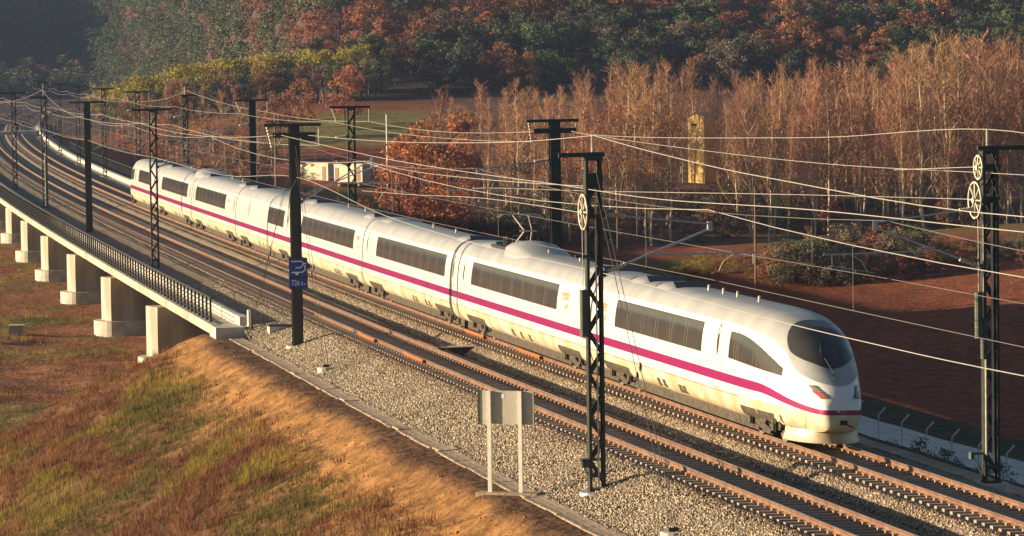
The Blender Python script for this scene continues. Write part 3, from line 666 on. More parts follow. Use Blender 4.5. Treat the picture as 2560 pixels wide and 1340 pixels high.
v,f=lay_text('726',.34,-.13,2.11,-.019,.72); MB().add(v,f).build('number',MT['signwhite'],sg)
v,f=lay_text('0',.24,.16,2.08,-.019,.75); MB().add(v,f).build('number',MT['signwhite'],sg)
v,f=lay_text('47',.13,.285,2.04,-.019,.75); MB().add(v,f).build('number',MT['signwhite'],sg)
pn=thing('signboard','grey back of a two-post metal signboard beside the gutter in the foreground','signboard',frame(47.0,-5.28,-.97,-.56))
H=3.05
for x in (-.5,.46): MB().box((x,-.065,H/2),(.115,.09,H)).build('post',MT['post'],pn)
MB().box((0,0,H-.49),(1.66,.02,.98)).build('panel',MT['panel'],pn)
MB().box((-.845,.01,H-.49),(.03,.10,1.0)).build('panel_rim',MT['dark'],pn); MB().box((.845,.01,H-.49),(.03,.05,1.0)).build('panel_rim',MT['panel'],pn)
MB().box((-.10,-.013,H-.16),(.12,.006,.12)).build('sticker',MT['signwhite'],pn)
MB().box((.05,-.05,0.0),(1.9,.42,.14)).build('base_slab',MT['slab'],pn)

# ------------------------------------------------------------ the train (local x forward to the nose, -y = side facing the camera)
tr=thing('high_speed_train','long white high speed train with a magenta stripe rounding the curve','train',frame(S0,D2,0)); TI=tr.matrix_basis.inverted()
HL=25.675; CL=24.775; ZM=1.30
U_=np.array([0,.02,.06,.14,.3,.5,.75,1.0,1.4,2.0,2.7,3.5,4.5,6.0,7.5,40.])
W_=np.array([0,.40,.51,.585,.66,.72,.80,.88,1.00,1.15,1.275,1.37,1.435,1.468,1.475,1.475])
T_=np.array([1.15,1.36,1.46,1.58,1.74,1.88,2.04,2.22,2.58,3.06,3.47,3.70,3.82,3.88,3.89,3.89])
B_=np.array([.95,.80,.72,.65,.58,.54,.51,.49,.47,.45,.43,.42,.42,.42,.42,.42])
PU=np.array([0,1,2,4,7,40.]); PP=np.array([2.3,2.5,2.7,3.2,3.7,3.7])
def hw(u,z):      # half width of the body at distance u from the nose tip and height z
    u=np.asarray(u,float); z=np.asarray(z,float)
    W=np.interp(u,U_,W_); T=np.interp(u,U_,T_); B=np.interp(u,U_,B_); p=np.interp(u,PU,PP)
    zm=np.minimum(ZM,T-.25); t=np.clip((z-zm)/np.maximum(T-zm,.05),0,1)
    up=W*(1-t**p)**(1/p)
    tl=np.clip((zm-z)/np.maximum(zm-B,.05),0,1); lo=W*(1-.20*tl**2.2-.12*np.maximum(tl-.8,0)/.2)
    return np.where(z>=zm,up,lo)
def top_z(u,y):   # height of the skin above a point of the roof
    W=np.interp(u,U_,W_); T=np.interp(u,U_,T_); p=np.interp(u,PU,PP); zm=np.minimum(ZM,T-.25)
    return zm+(T-zm)*(1-np.clip(np.abs(y)/W,0,1)**p)**(1/p)
def body_mesh(us,xs,name):
    # ring parameter: from bottom near side up over the roof to the far side and back under
    rows=[]
    th=np.concatenate([np.linspace(0,1,7)[:-1],np.linspace(1,2,22)])   # lower part 0..1, upper part 1..2 for one side
    for u,x in zip(us,xs):
        T=float(np.interp(u,U_,T_)); B=float(np.interp(u,U_,B_)); zm=min(ZM,T-.25); p=float(np.interp(u,PU,PP)); W=float(np.interp(u,U_,W_))
        half=[]
        for q in th:
            if q<=1: z=B+(zm-B)*q; y=float(hw(u,z))
            else:
                a=(q-1)*math.pi/2; cy=math.cos(a)**(2/p); sz=math.sin(a)**(2/p); y=W*cy; z=zm+(T-zm)*sz
            half.append((y,z))
        ring=[(x,-y,z) for y,z in half]+[(x,y,z) for y,z in half[::-1][1:]]
        rows.append(ring)
    n=len(rows[0]); v=np.array(rows).reshape(-1,3); f=grid_faces(len(rows),n,True)
    me=bpy.data.meshes.new(name); caps=[tuple(range(n)),tuple((len(rows)-1)*n+k for k in range(n))[::-1]]
    me.from_pydata(v.tolist(),[],[tuple(q) for q in f[:, ::-1]]+[c[::-1] for c in caps]); me.update()
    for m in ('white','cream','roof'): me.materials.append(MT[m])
    mi=np.zeros(len(me.polygons),np.int32); ctr=np.array([p.center[:] for p in me.polygons])
    T=np.repeat([float(np.interp(u,U_,T_)) for u in us],n)[:len(f)]
    zc=ctr[:len(f),2]; mi[:len(f)][zc<1.13]=1
    cj=np.tile(np.arange(n),len(rows)-1); uu_=np.repeat(np.asarray(us,float)[:-1],n); rf=(cj>=15)&(cj<=38)&(uu_>1.1); mi[:len(f)][rf]=2  # roof grey carried down the shoulders to the edge of the grazing shade
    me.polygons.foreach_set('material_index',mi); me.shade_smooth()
    me.set_sharp_from_angle(angle=math.radians(40))
    return me
def skin_patch(poly_u_z,off,uof,side=-1,nz=5,nu=10):
    """quad in (u,z): corners (u0,z0),(u1,z0),(u1,z1),(u0,z1) laid on the side skin"""
    (ua,za),(ub,zb),(uc,zc),(ud,zd)=poly_u_z; v=[]
    for i in range(nu+1):
        t=i/nu
        for k in range(nz+1):
            r=k/nz; u=(ua*(1-t)+ub*t)*(1-r)+(ud*(1-t)+uc*t)*r; z=(za*(1-t)+zb*t)*(1-r)+(zd*(1-t)+zc*t)*r
            v.append((uof-u,side*(float(hw(u,z))+off),z))
    f=grid_faces(nu+1,nz+1)
    f=f if side>0 else f[:, ::-1]
    return v,[tuple(q) for q in f]
def slab_patch(mb,poly,off,uof,side=-1,nz=5,nu=10):
    v,f=skin_patch(poly,off,uof,side,nz,nu); mb.add(v,f); return mb
def rect(u0,u1,z0,z1): return [(u0,z0),(u1,z0),(u1,z1),(u0,z1)]
wheel_m=None
def wheel_data():
    global wheel_m
    if wheel_m is None:
        wheel_m=MB().lathe([(.10,-.10),(.16,-.09),(.20,-.06),(.40,-.055),(.455,-.07),(.455,.045),(.485,.05),(.485,.075),(.40,.07),(.12,.06)],20,axis='Y').mesh('wheel',MT['steelwheel'],False)
    return wheel_m
def bogie(coach,x,nearonly=True):
    mb=MB()
    for sy in (-1,1):
        y=sy*1.05
        mb.prism([(x-1.75,.50),(x-1.6,.62),(x-.9,.62),(x-.45,.40),(x+.45,.40),(x+.9,.62),(x+1.6,.62),(x+1.75,.50),(x+1.5,.38),(x+.8,.34),(x+.5,.26),(x-.5,.26),(x-.8,.34),(x-1.5,.38)],y-.08,y+.08,1)
        for dx in (-1.25,1.25):
            mb.box((x+dx,y+sy*.06,.47),(.34,.22,.30)); mb.lathe([(.10,0),(.10,.30)],8,(x+dx+.28,y,.38)); mb.lathe([(.14,-.1),(.14,.1)],10,(x+dx,y+sy*.12,.46),'Y')
        mb.box((x,y+sy*.02,.62),(.8,.30,.28)); mb.tube([(x-.8,y+sy*.1,.55),(x+.9,y+sy*.12,.30)],.04,6); mb.box((x+.55,y,.24),(.25,.2,.12)); mb.box((x-.65,y,.25),(.2,.2,.14))
    mb.box((x,0,.55),(3.0,1.9,.25))
    b=mb.build('bogie',MT['bogie'],coach)
    for dx in (-1.25,1.25):
        for sy in (-.78,.78):
            link('wheel',wheel_data(),coach,Matrix.Translation((x+dx,sy,.455))@(Matrix.Rotation(math.pi,4,'Z') if sy<0 else Matrix.Identity(4)))
    return b
JOINT=[0.0]+[HL+CL*i for i in range(7)]+[2*HL+6*CL]
# (windows), (door u), (vent slots), roof pods (u, length, kind)
WIN=[[(10.6,22.0)],[(31.3,47.5)],[(53.5,71.2)],[(78.2,96.1)],[(103.2,109.7)],[(130.4,147.2)],[(152.5,170.0)],[(179.2,188.6)]]
DOORS=[[8.65],[27.2,49.2],[51.55,73.9],[98.7],[118.5,101.4],[125.8,148.4],[150.8,172.9],[175.6,191.3]]
VENTS=[[12.6,13.1,15.2,15.9],[36.0,37.6,39.2],[57.2,58.0,60.5,61.2],[82.5,83.3,84.1],[109,110.4,112,114],[135,136,140],[158,160,161],[181,184,185]]
NAMES=['white leading coach with the rounded driving nose','second white coach with the raised pantograph','third white coach from the nose','fourth white coach from the nose','fifth coach with one short window','sixth white coach from the nose','seventh white coach with a roof dome','tail coach with the rear driving cab']
LX={1:4.3,3:1.7,5:4.0}
def arch(mb,x0,x1,w,h,zb,sl=.5,sr=.5,n=9):
    """rounded roof fairing between x0<x1, half width w, height h above zb, with sloped ends"""
    rows=[]
    for x,k in ((x0,0.02),(x0+sl*.5,.62),(x0+sl,1),(x1-sr,1),(x1-sr*.5,.62),(x1,0.02)):
        r=[]
        for i in range(n):
            a=math.pi*i/(n-1); r.append((x,-w*math.cos(a)*(.86+.14*k),zb-.18+(h*k+.18)*math.sin(a)**.55))
        rows.append(r)
    v=np.array(rows).reshape(-1,3); mb.add(v,[tuple(q) for q in grid_faces(6,n)[:, ::-1]]); return mb
for ci in range(8):
    u0,u1=JOINT[ci],JOINT[ci+1]; L=u1-u0; mid=(u0+u1)/2
    sa,sb=S0+u0+4.2,S0+u1-4.2
    a=Vector(trk(D2,sa,0,0)); b=Vector(trk(D2,sb,0,0)); fw=(a-b).normalized(); lf=Vector((0,0,1)).cross(fw).normalized(); up=fw.cross(lf)
    R=Matrix((fw,lf,up)).transposed().to_4x4()@Matrix.Rotation(-BANK,4,'X')
    ctr=(a+b)/2; M=Matrix.Translation(ctr)@R
    g=.13
    if ci==0: us=np.concatenate([U_[:-2][:-1],np.linspace(6.0,L-g,24)]); uof=mid
    elif ci==7: us=np.concatenate([U_[:-2][:-1],np.linspace(6.0,L-g,24)]); 
    else: us=np.linspace(20,20,14)
    if ci==0: xs=mid-us
    elif ci==7:
        xs=(-L/2)+us; us=us[::-1]; xs=xs[::-1]
    else: xs=np.linspace(L/2-g,-L/2+g,14)
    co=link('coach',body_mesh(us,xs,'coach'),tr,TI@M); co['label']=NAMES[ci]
    U=20.0; f=lambda dn: U-0+0*dn
    # coordinates: dn = metres from the nose of the train; local x = mid-dn
    def onside(dn0,dn1,z0,z1,off,side=-1,nu=8,nz=5):
        """patch on the side skin given in train metres"""
        if ci==0: return skin_patch(rect(dn0,dn1,z0,z1),off,mid,side,nz,nu)
        if ci==7:
            e=JOINT[8]; v,ff=skin_patch(rect(e-dn1,e-dn0,z0,z1),off,0,side,nz,nu); v=[(mid-e-q[0],q[1],q[2]) for q in v]; return v,[t[::-1] for t in ff]
        v,ff=skin_patch(rect(20+dn0-u0,20+dn1-u0,z0,z1),off,20+mid-u0,side,nz,nu); return v,ff
    for side in (-1,1):
        # stripe, thin line
        if ci not in (0,7): rng_s=[(u0+g,u1-g)]
        elif ci==0: rng_s=[(6.0,u1-g)]
        else: rng_s=[(u0+g,u1-6.0)]
        for d0,d1 in rng_s:
            MB().add(*onside(d0,d1,1.42,1.71,.006,side,12,3)).build('magenta_stripe',MT['magenta'],co,smooth=True)
            MB().add(*onside(d0,d1,1.82,1.85,.006,side,12,1)).build('thin_line',MT['pinkline'],co,smooth=True)
            MB().add(*onside(d0,d1,1.10,1.125,.004,side,12,1)).build('skirt_seam',MT['mullion'],co)
        if ci in (0,7):    # stripe running down to the nose tip
            uu=np.concatenate([[.004,.01,.02,.04,.06,.1,.14,.2,.3,.4],np.linspace(.5,6.0,24)]); v=[]; v2=[]
            z0_=1.155; v+=[(-.02,0,z0_-.075),(-.022,0,z0_),(-.02,0,z0_+.075)]
            for u in uu:
                k=float(sstep(0,4.2,u)); zc=1.155+.41*k; hh=.075+.07*float(sstep(0,5,u)); 
                for z in (zc-hh,zc,zc+hh): v.append((u,side*(float(hw(u,z))+.008),z))
                zz=zc+hh+.09+.03*k
                for z in (zz,zz+.03): v2.append((u,side*(float(hw(u,z))+.008),z))
            cv=(lambda q:[(mid-a_,b_,c_) for a_,b_,c_ in q]) if ci==0 else (lambda q:[(-L/2+a_,b_,c_) for a_,b_,c_ in q])
            MB().add(cv(v),[tuple(q) for q in grid_faces(len(uu)+1,3)]).build('magenta_stripe',MT['magenta'],co,smooth=True)
        for d0,d1 in WIN[ci]:
            n=max(2,int(round((d1-d0)/2.0))); w=(d1-d0)/n
            MB().add(*onside(d0-.06,d1+.06,2.17,3.13,.004,side,10,5)).build('window_frame',MT['seal'],co,smooth=True)
            for k in range(n):
                MB().add(*onside(d0+k*w+.02,d0+(k+1)*w-.02,2.21,3.09,.009,side,2,5)).build('window_pane',MT['glass'],co,smooth=True)
                if k<n-1:
                    for e in (-.14,.16): MB().add(*onside(d0+(k+1)*w+e-.018,d0+(k+1)*w+e+.018,2.22,3.08,.012,side,1,4)).build('window_mullion',MT['mullion'],co)
        for d in DOORS[ci]:
            mb=MB()
            for e in (-.48,.48): mb.add(*onside(d+e-.012,d+e+.012,1.2,3.5,.005,side,1,8))
            mb.add(*onside(d-.48,d+.48,1.19,1.215,.005,side,1,1)); mb.build('door_outline',MT['mullion'],co)
            mb=MB(); pts=[]
            n=14; cz=2.72; v=[(0,0)]
            vv=[]
            for k in range(n):
                a_=2*math.pi*k/n; vv.append((d+.115*math.cos(a_),cz+.50*math.copysign(abs(math.sin(a_))**.75,math.sin(a_))))
            q=[]
            for dd,z in [(d,cz)]+vv:
                uu=dd if ci==0 else (JOINT[8]-dd if ci==7 else 20.); q.append((mid-dd,side*(float(hw(uu,z))+.008),z))
            mb.add(q,[(0,1+k,1+(k+1)%n) if side<0 else (0,1+(k+1)%n,1+k) for k in range(n)]); mb.build('door_window',MT['glass'],co)
        for e in np.arange(u0+2.2,u1-1.5,3.15):
            if e>8.0 and e<JOINT[8]-8: MB().add(*onside(e,e+.016,1.13,2.12,.003,side,1,3)).build('panel_seam',MT['pinkline'],co)
        for d in VENTS[ci]:
            MB().add(*onside(d,d+.42,.50,.86,.005,side,1,3)).build('vent_slot',MT['bogie'],co)
        if side<0 or True:
            for tname,size,dn,z in ((('renfe',.62 if ci<2 else .42,24.0 if ci==0 else u0+LX[ci],2.80),('AVE',.34 if ci<2 else .26,23.6 if ci==0 else u0+LX[ci]-.3,2.36)) if ci in (0,1,3,5) else ()):
                tv,tf=text_mesh(tname,size,.25); q=[]
                for x,y,_ in tv:
                    zz=z+y*1.0; dd=dn-x*1.0 if side<0 else dn+x
                    uu=dd if ci==0 else (JOINT[8]-dd if ci==7 else 20.)
                    q.append((mid-dd,side*(float(hw(uu,zz))+.009),zz))
                MB().add(q,tf).build('lettering',MT['gold'],co)
    # bogie recess (dark), bogies and underframe
    piv=[(4.3 if ci==0 else 3.7),(L-4.3 if ci==7 else L-3.7)]
    for p in piv:
        d=u0+p; bogie(co,mid-d)
        for side in (-1,1):
            MB().add(*onside(d-1.85,d+1.85,.425,.86,.006,side,4,3)).build('bogie_recess',MT['bogie'],co)
    MB().box(({0:-1.6,7:1.6}.get(ci,0.0),0,.37),(L-(4.2 if ci in (0,7) else .8),2.1,.46)).build('underframe',MT['bogie'],co)
    if ci<7: # bellows
        mb=MB(); ring=[]
        for zz in np.linspace(.6,3.7,9): ring.append((-(float(hw(20,zz))-.09),zz))
        ring=ring+[(0,3.79)]+[(-y,z) for y,z in ring[::-1]]
        mb.prism([(y,z) for y,z in ring],-L/2-.30,-L/2+.30,0); mb.build('gangway_bellows',MT['seal'],co)
    # roof gear
    def pod(dn,ln,h=.22,w=.95,dark=True,vents=True):
        x1=mid-dn; x0=x1-ln
        p_=arch(MB(),x0,x1,w,h,3.80,.8,.8).build('roof_fairing',MT['roof'],co,smooth=True)
        if dark: MB().add([(x1-.05,-w*.72,3.86),(x1-.05,w*.72,3.86),(x1-.72,w*.66,3.83+h+.02),(x1-.72,-w*.66,3.83+h+.02)],[(0,1,2,3)]).build('fairing_intake',MT['navy'],co)
        if vents:
            for e in (.25,.5): MB().box((x0+ln*e,-w*.78,3.72+h*.62),(.5,.26,.05),Matrix.Rotation(.5,3,'X')).build('roof_grille',MT['bogie'],co)
    if ci==0: pod(16.6,2.6,.20); pod(20.2,2.6,.20)
    elif ci==7: pod(u1-18,3.0,.18); pod(u0+1.2,2.4,.2)
    else: pod(u0+1.0,3.0,.20); pod(u1-4.6,3.2,.20,dark=ci!=2)
    if ci in (1,6):
        x1=mid-(u1-7.4) if ci==1 else mid-(u0+1.5); 
        # dome fairing over the pantograph well
        d_=arch(MB(),x1-.2,x1+4.6,1.12,.48,3.80,.6,3.0).build('pantograph_dome',MT['roof'],co,smooth=True)
        MB().box((x1-1.8,0,3.89),(3.2,1.7,.12)).build('pantograph_well',MT['navy'],co)
        pg=MB(); bx=x1-1.3
        for sy in (-.45,.45): pg.tube([(bx,sy*.8,3.95),(bx+1.25,sy*.35,4.65)],.035,6); pg.tube([(bx+1.25,sy*.35,4.65),(bx-.35,sy*.75,5.25)],.026,6)
        pg.tube([(bx+1.25,-.35,4.65),(bx+1.25,.35,4.65)],.035,6)
        if ci==6:
            pg=MB()
            for sy in (-.45,.45): pg.tube([(bx,sy*.8,3.98),(bx+1.3,sy*.35,4.02)],.035,6); pg.tube([(bx+1.3,sy*.35,4.04),(bx-.5,sy*.75,4.10)],.026,6)
        zt=5.27 if ci==1 else 4.13
        for dx in (-.55,-.15): pg.tube([(bx+dx,-.95,zt-.12),(bx+dx,-.75,zt),(bx+dx,.75,zt),(bx+dx,.95,zt-.12)],.03,6)
        pg.build('pantograph',MT['insul'],co)
        i_=MB()
        for (dx,dy) in ((-2.4,-.5),(-2.4,.5),(-1.9,-.55),(-1.3,-.6),(-.7,.6),(-2.9,0)): ribbed(i_,(x1+dx,dy,3.93),(x1+dx,dy,4.32),.07,6)
        i_.tube([(x1-2.9,0,4.3),(x1-2.4,.5,4.35),(x1-1.9,-.55,4.3),(x1-1.3,-.6,4.33)],.03,5); i_.build('roof_insulators',MT['bogie'],co)
    for dn in ((u0+8,u0+13.5) if ci else (9.0,11.5,13.2,15.0)):
        MB().lathe([(.05,0),(.035,.12),(.06,.13),(.03,.2)],8,(mid-dn,0,float(top_z(20 if ci else dn,0))-.01)).build('roof_antenna',MT['insul'],co)
    if ci in (0,7):
        cv=(lambda u:mid-u) if ci==0 else (lambda u:-L/2+u)
        def sheet(fn,nu,nv,name,mt,flip=False):
            v=[];
            for i in range(nu+1):
                for k in range(nv+1): v.append(fn(i/nu,k/nv))
            fs=grid_faces(nu+1,nv+1); o=raw(None,np.array(v),fs if flip else fs[:, ::-1],MT[mt]); 
            o.shade_smooth(); return link(name,o,co)
        # windscreen: oval on the upper nose
        def ws(off,us,ul,hwid,p=2.0):
            def fn(r,t):
                a=2*math.pi*t; u=us+ul*r*math.cos(a); y=hwid*r*math.sin(a)*(1+.20*math.cos(a)); z=float(top_z(max(u,.05),y))
                W=float(np.interp(u,U_,W_)); n=y/W; return (cv(u-off*.6),y+off*n*.8,z+off*.75)
            return fn
        sheet(ws(.035,2.27,1.12,.95),7,36,'windscreen',"glass",ci!=0)
        sheet(ws(.016,1.98,1.45,1.0),7,36,'windscreen_surround','roof',ci!=0)
        q=lambda u,y,o:(cv(u-o*.6),y,float(top_z(u,y))+o*.8)
        MB().tube([q(1.02,.0,.03),q(1.35,-.12,.05),q(1.75,-.22,.05)],.018,5).tube([q(1.5,-.25,.05),q(2.0,-.14,.05)],.014,5).build('wiper',MT['seal'],co)
        MB().tube([q(.86+.10*math.cos(a),.10*math.sin(a),.012) for a in np.linspace(0,6.283,13)],.012,4,cap=False).build('emblem',MT['mullion'],co)
        def fpt(y,z,o=0.0):      # point of the nose skin seen from the front at (y,z)
            a_,b_=0.0,7.0
            for _ in range(40):
                m_=(a_+b_)/2
                if float(hw(m_,z))>=abs(y) and z<=float(np.interp(m_,U_,T_)): b_=m_
                else: a_=m_
            return (cv(b_-o),y+math.copysign(o*.7,y) if y else y,z+o*.25)
        def fquad(c4,o,nu=6,nv=6,rev=False):
            v=[]
            for i in range(nu+1):
                for k in range(nv+1):
                    t,r=i/nu,k/nv; y=(c4[0][0]*(1-t)+c4[1][0]*t)*(1-r)+(c4[3][0]*(1-t)+c4[2][0]*t)*r; z=(c4[0][1]*(1-t)+c4[1][1]*t)*(1-r)+(c4[3][1]*(1-t)+c4[2][1]*t)*r
                    v.append(fpt(y,z,o))
            f=grid_faces(nu+1,nv+1); return v,[tuple(q) for q in f]
        for sy in (-1,1):
            m_=lambda q:[(sy*-1*a_,b_) for a_,b_ in q]
            MB().add(*fquad(m_([(-.78,1.90),(-.58,1.90),(-.33,1.56),(-.60,1.54)]),.012)).build('headlight',MT['lamp'],co,smooth=True)
            MB().add(*fquad(m_([(-.74,1.74),(-.62,1.74),(-.46,1.57),(-.60,1.57)]),.018,3,3)).build('tail_lamp',MT['lampred'],co)
            for k in range(6):
                t=k/6; a0=(-.68+.26*t,1.90-.32*t); a1=(-.60+.26*t,1.90-.32*t)
                MB().add(*fquad(m_([a0,a1,(a1[0]+.022,a1[1]-.028),(a0[0]+.022,a0[1]-.028)]),.02,2,1)).build('lamp_louvre',MT['seal'],co)
            # cab side window
            nU=14; v=[]
            for i in range(nU+1):
                t=i/nU; u=7.35-4.95*t; zlo=2.22-.10*t-.06*t*t; zhi=zlo+(3.06-zlo)*(1-max(0,t-.15)**1.7*1.02)
                zhi=max(zhi,zlo+.02)
                if t>.93: zlo2=zlo
                for k in range(6): z=zlo+(zhi-zlo)*k/5; v.append((cv(u),sy*(float(hw(u,z))+.008),z))
            MB().add(v,[tuple(x) for x in grid_faces(nU+1,6)]).build('cab_window',MT['glass'],co,smooth=True)
            mb=MB()
            for t in (.12,.17,.22,.52,.6):
                u=7.35-4.95*t; zlo=2.22-.10*t-.06*t*t; zhi=zlo+(3.06-zlo)*(1-max(0,t-.15)**1.7*1.02); vv=[]
                for k in range(5):
                    z=zlo+(zhi-zlo)*k/4
                    for e in (-.015,.015): vv.append((cv(u+e),sy*(float(hw(u,z))+.012),z))
                mb.add(vv,[tuple(x) for x in grid_faces(5,2)])
            mb.build('cab_window_bars',MT['mullion'],co)
            # dark seam of the nose hatch
            v=[]
            for i in range(13):
                z=.62+.62*i/12; u=.95+.25*(i/12-.5)**2*4
                for e in (0,.02): v.append((cv(u+e),sy*(float(hw(u,z))+.005),z))
            MB().add(v,[tuple(x) for x in grid_faces(13,2)]).build('hatch_seam',MT['mullion'],co)
        # plough below the nose
        mb=MB(); k=17; lo=[];hi=[]
        for i in range(k):
            a=-math.pi/2+math.pi*i/(k-1); lo.append((cv(2.35-1.78*math.cos(a)**.9),1.14*math.sin(a),.17)); hi.append((cv(2.35-1.66*math.cos(a)**.9),1.06*math.sin(a),.56))
        mid_=[((x1_+x2_)/2*1.0,(y1_+y2_)/2*.985,.34) for (x1_,y1_,_),(x2_,y2_,_) in zip(lo,hi)]
        n=k; mb.add(lo+mid_+hi,[tuple(q) for q in grid_faces(3,n)]+[tuple(range(n))]); mb.build('snow_plough',MT['cream'],co,smooth=True)
        MB().box((cv(.03),.02,.86),(.10,.22,.13)).tube([(cv(.0),.05,.84),(cv(-.02),.3,.72)],.02,5).build('coupler_hatch',MT['seal'],co)

# ------------------------------------------------------------ trees
def leaf_quads(c,n_dir,size,asp=.7):
    n=len(c); u=rng.normal(size=(n,3)); u/=np.linalg.norm(u,axis=1,keepdims=True)
    w=np.cross(u,n_dir+rng.normal(size=(n,3))*.6); w/=np.linalg.norm(w,axis=1,keepdims=True)+1e-9
    s=(size*(.6+.8*rng.random(n)))[:,None]
    v=np.stack([c-u*s,c+w*s*asp*.8,c+u*s,c-w*s*asp*.8],1)
    return v.reshape(-1,3),np.arange(4*n).reshape(-1,4)
def crown_points(kind,n,seed):
    r=np.random.default_rng(seed); H=8.0; cl=[]
    k=26
    for i in range(k):
        a=r.random()*6.283
        if kind=='pine':   z=H*(.45+.5*r.random()**.8); R=2.5*(1-((z/H-.62)/.45)**2)**.5 if abs((z/H-.62)/.45)<1 else .5; q=R*math.sqrt(r.random()); rad=.75+.5*r.random()
        elif kind=='round': z=H*(.25+.68*r.random()); R=3.0*math.sqrt(max(.05,1-((z/H-.55)/.46)**2)); q=R*math.sqrt(r.random()); rad=.7+.6*r.random()
        elif kind=='tall': z=H*(.12+.82*r.random()); R=1.9*math.sqrt(max(.04,1-((z/H-.42)/.60)**2)); q=R*math.sqrt(r.random()); rad=.5+.45*r.random()
        else: z=H*(.08+.75*r.random()); R=4.2*math.sqrt(max(.05,1-((z/H-.30)/.62)**2)); q=R*math.sqrt(r.random()); rad=.8+.7*r.random()
        cl.append((q*math.cos(a),q*math.sin(a),z,rad))
    cl=np.array(cl); i=r.integers(0,k,n); d=r.normal(size=(n,3)); d/=np.linalg.norm(d,axis=1,keepdims=True)
    rad=cl[i,3]*(.55+.5*r.random(n)); 
    c=cl[i,:3]+d*rad[:,None]*np.array((1,1,.75)); return c,d
TREES={}
def tree_template(kind,leaf,n=1500,size=.20,seed=0):
    key=(kind,leaf,seed)
    if key in TREES: return TREES[key]
    c,d=crown_points(kind,n,seed*13+5); v,f=leaf_quads(c,d,np.full(n,size))
    crown=raw(None,v,f,MT[leaf])
    mb=MB(); r=random.Random(seed); top=Vector((r.uniform(-.3,.3),r.uniform(-.3,.3),6.6)); mb.tube([(0,0,-.6),(.05,.03,2.0),top],[.17,.13,.03],6)
    for k in range(7):
        a=r.random()*6.283; z=1.6+k*.6; e=Vector((math.cos(a)*r.uniform(1.3,2.4),math.sin(a)*r.uniform(1.3,2.4),z+r.uniform(1.0,2.0))); mb.tube([(0.02*k,0,z),e.lerp(Vector((0,0,z)),.5)+Vector((0,0,.2)),e],[.08,.05,.015],4)
    TREES[key]=(crown,mb.mesh('trunk',MT['bark'])); return TREES[key]
def poplar_template(seed,leafy=False):
    key=('poplar',leafy,seed)
    if key in TREES: return TREES[key]
    r=random.Random(seed*7+1); H=20.0; t=MB(); b=MB()
    lean=Vector((r.uniform(-1.1,1.1),r.uniform(-.6,.6),0)); tp=[]
    for i in range(9): k=i/8; tp.append(Vector((0,0,-.6+(H+.3)*k))+lean*k*k+Vector((r.uniform(-.12,.12),r.uniform(-.12,.12),0))*(k>0))
    t.tube(tp,[.155,.14,.125,.108,.09,.07,.05,.03,.012],6)
    def at(k): q=k*8; i=min(int(q),7); return tp[i].lerp(tp[i+1],q-i)
    tw=[]
    nb=r.choice([20,26,32,36])
    for i in range(nb):
        k=.20+.76*i/nb+r.uniform(-.02,.02); p0=at(min(k,.97)); a=r.random()*6.283; ln=(1-k)*6.0*r.uniform(.6,1.15)+1.2; el=math.radians(r.uniform(50,72))
        d=Vector((math.cos(a)*math.cos(el),math.sin(a)*math.cos(el),math.sin(el))); p1=p0+d*ln*.5; d2=(d+Vector((0,0,.45))).normalized(); p2=p1+d2*ln*.5
        (t if i%2 else b).tube([p0,p1,p2],[.05*(1.1-k)+.014,.03*(1.1-k)+.012,.008],4,cap=False)
        for j in range(15):
            q=.15+.85*j/15; s0=(p0.lerp(p1,q*2) if q<.5 else p1.lerp(p2,q*2-1)); a2=r.random()*6.283; e2=math.radians(r.uniform(25,75)); l2=r.uniform(.6,1.7)*(1.2-.5*k)
            d3=Vector((math.cos(a2)*math.cos(e2),math.sin(a2)*math.cos(e2),math.sin(e2))); tw.append((s0,s0+d3*l2))
            for m in range(2):
                s1=s0+d3*l2*r.uniform(.3,.9); d4=(d3+Vector((r.uniform(-.9,.9),r.uniform(-.9,.9),r.uniform(-.1,.8)))).normalized(); tw.append((s1,s1+d4*r.uniform(.4,.9)))
    A=np.array([q[0][:] for q in tw]); B=np.array([q[1][:] for q in tw]); dd=B-A; side=np.cross(dd,rng.normal(size=dd.shape)); side/=np.linalg.norm(side,axis=1,keepdims=True)+1e-9
    wv=np.full((len(A),1),.018); v=np.stack([A-side*wv,A+side*wv,B+side*wv*.5,B-side*wv*.5],1).reshape(-1,3); f=np.arange(len(v)).reshape(-1,4)
    bv=np.concatenate(b.v); nb0=len(bv); fq=[q for q in b.f]; 
    V_=np.concatenate([v,bv]); F_=np.concatenate([f,np.array(fq)+len(v)])
    br=raw(None,V_,F_,MT['twig']); lv=None
    if leafy:
        idx=rng.integers(0,len(A),900); c=B[idx]+rng.normal(size=(900,3))*.2; sel=c[:,2]<15.5; c=c[sel]; vv,ff=leaf_quads(c,rng.normal(size=c.shape),np.full(len(c),.13)); lv=raw(None,vv,ff,MT['russetleaf'])
    TREES[key]=(br,t.mesh('trunk',MT['trunkpale']),lv); return TREES[key]
def hor(px): return 143.1-.01483*px
def wx(px,d): return (px-1280)/9003*d
def plant(kindname,label,group,crown_mesh,trunk_mesh,x,y,sc,wide=1.0,extra=None,cat='tree',z=None,sink=.1):
    z=gz(x,y)-sink if z is None else z
    t=thing(kindname,label,cat,Matrix.Translation((x,y,z))@Matrix.Rotation(random.random()*6.283,4,'Z')@Matrix.Diagonal((sc*wide,sc*wide,sc,1)),group)
    link('crown' if cat=='tree' else 'foliage',crown_mesh,t)
    if trunk_mesh is not None: link('trunk' if cat=='tree' else 'stem',trunk_mesh,t)
    if extra is not None: link('leaves',extra,t)
    return t
def height_for(px,d,ytop): 
    x=wx(px,d); return max(2.0,CAM_H-(ytop-hor(px))/9003*d-gz(x,d))
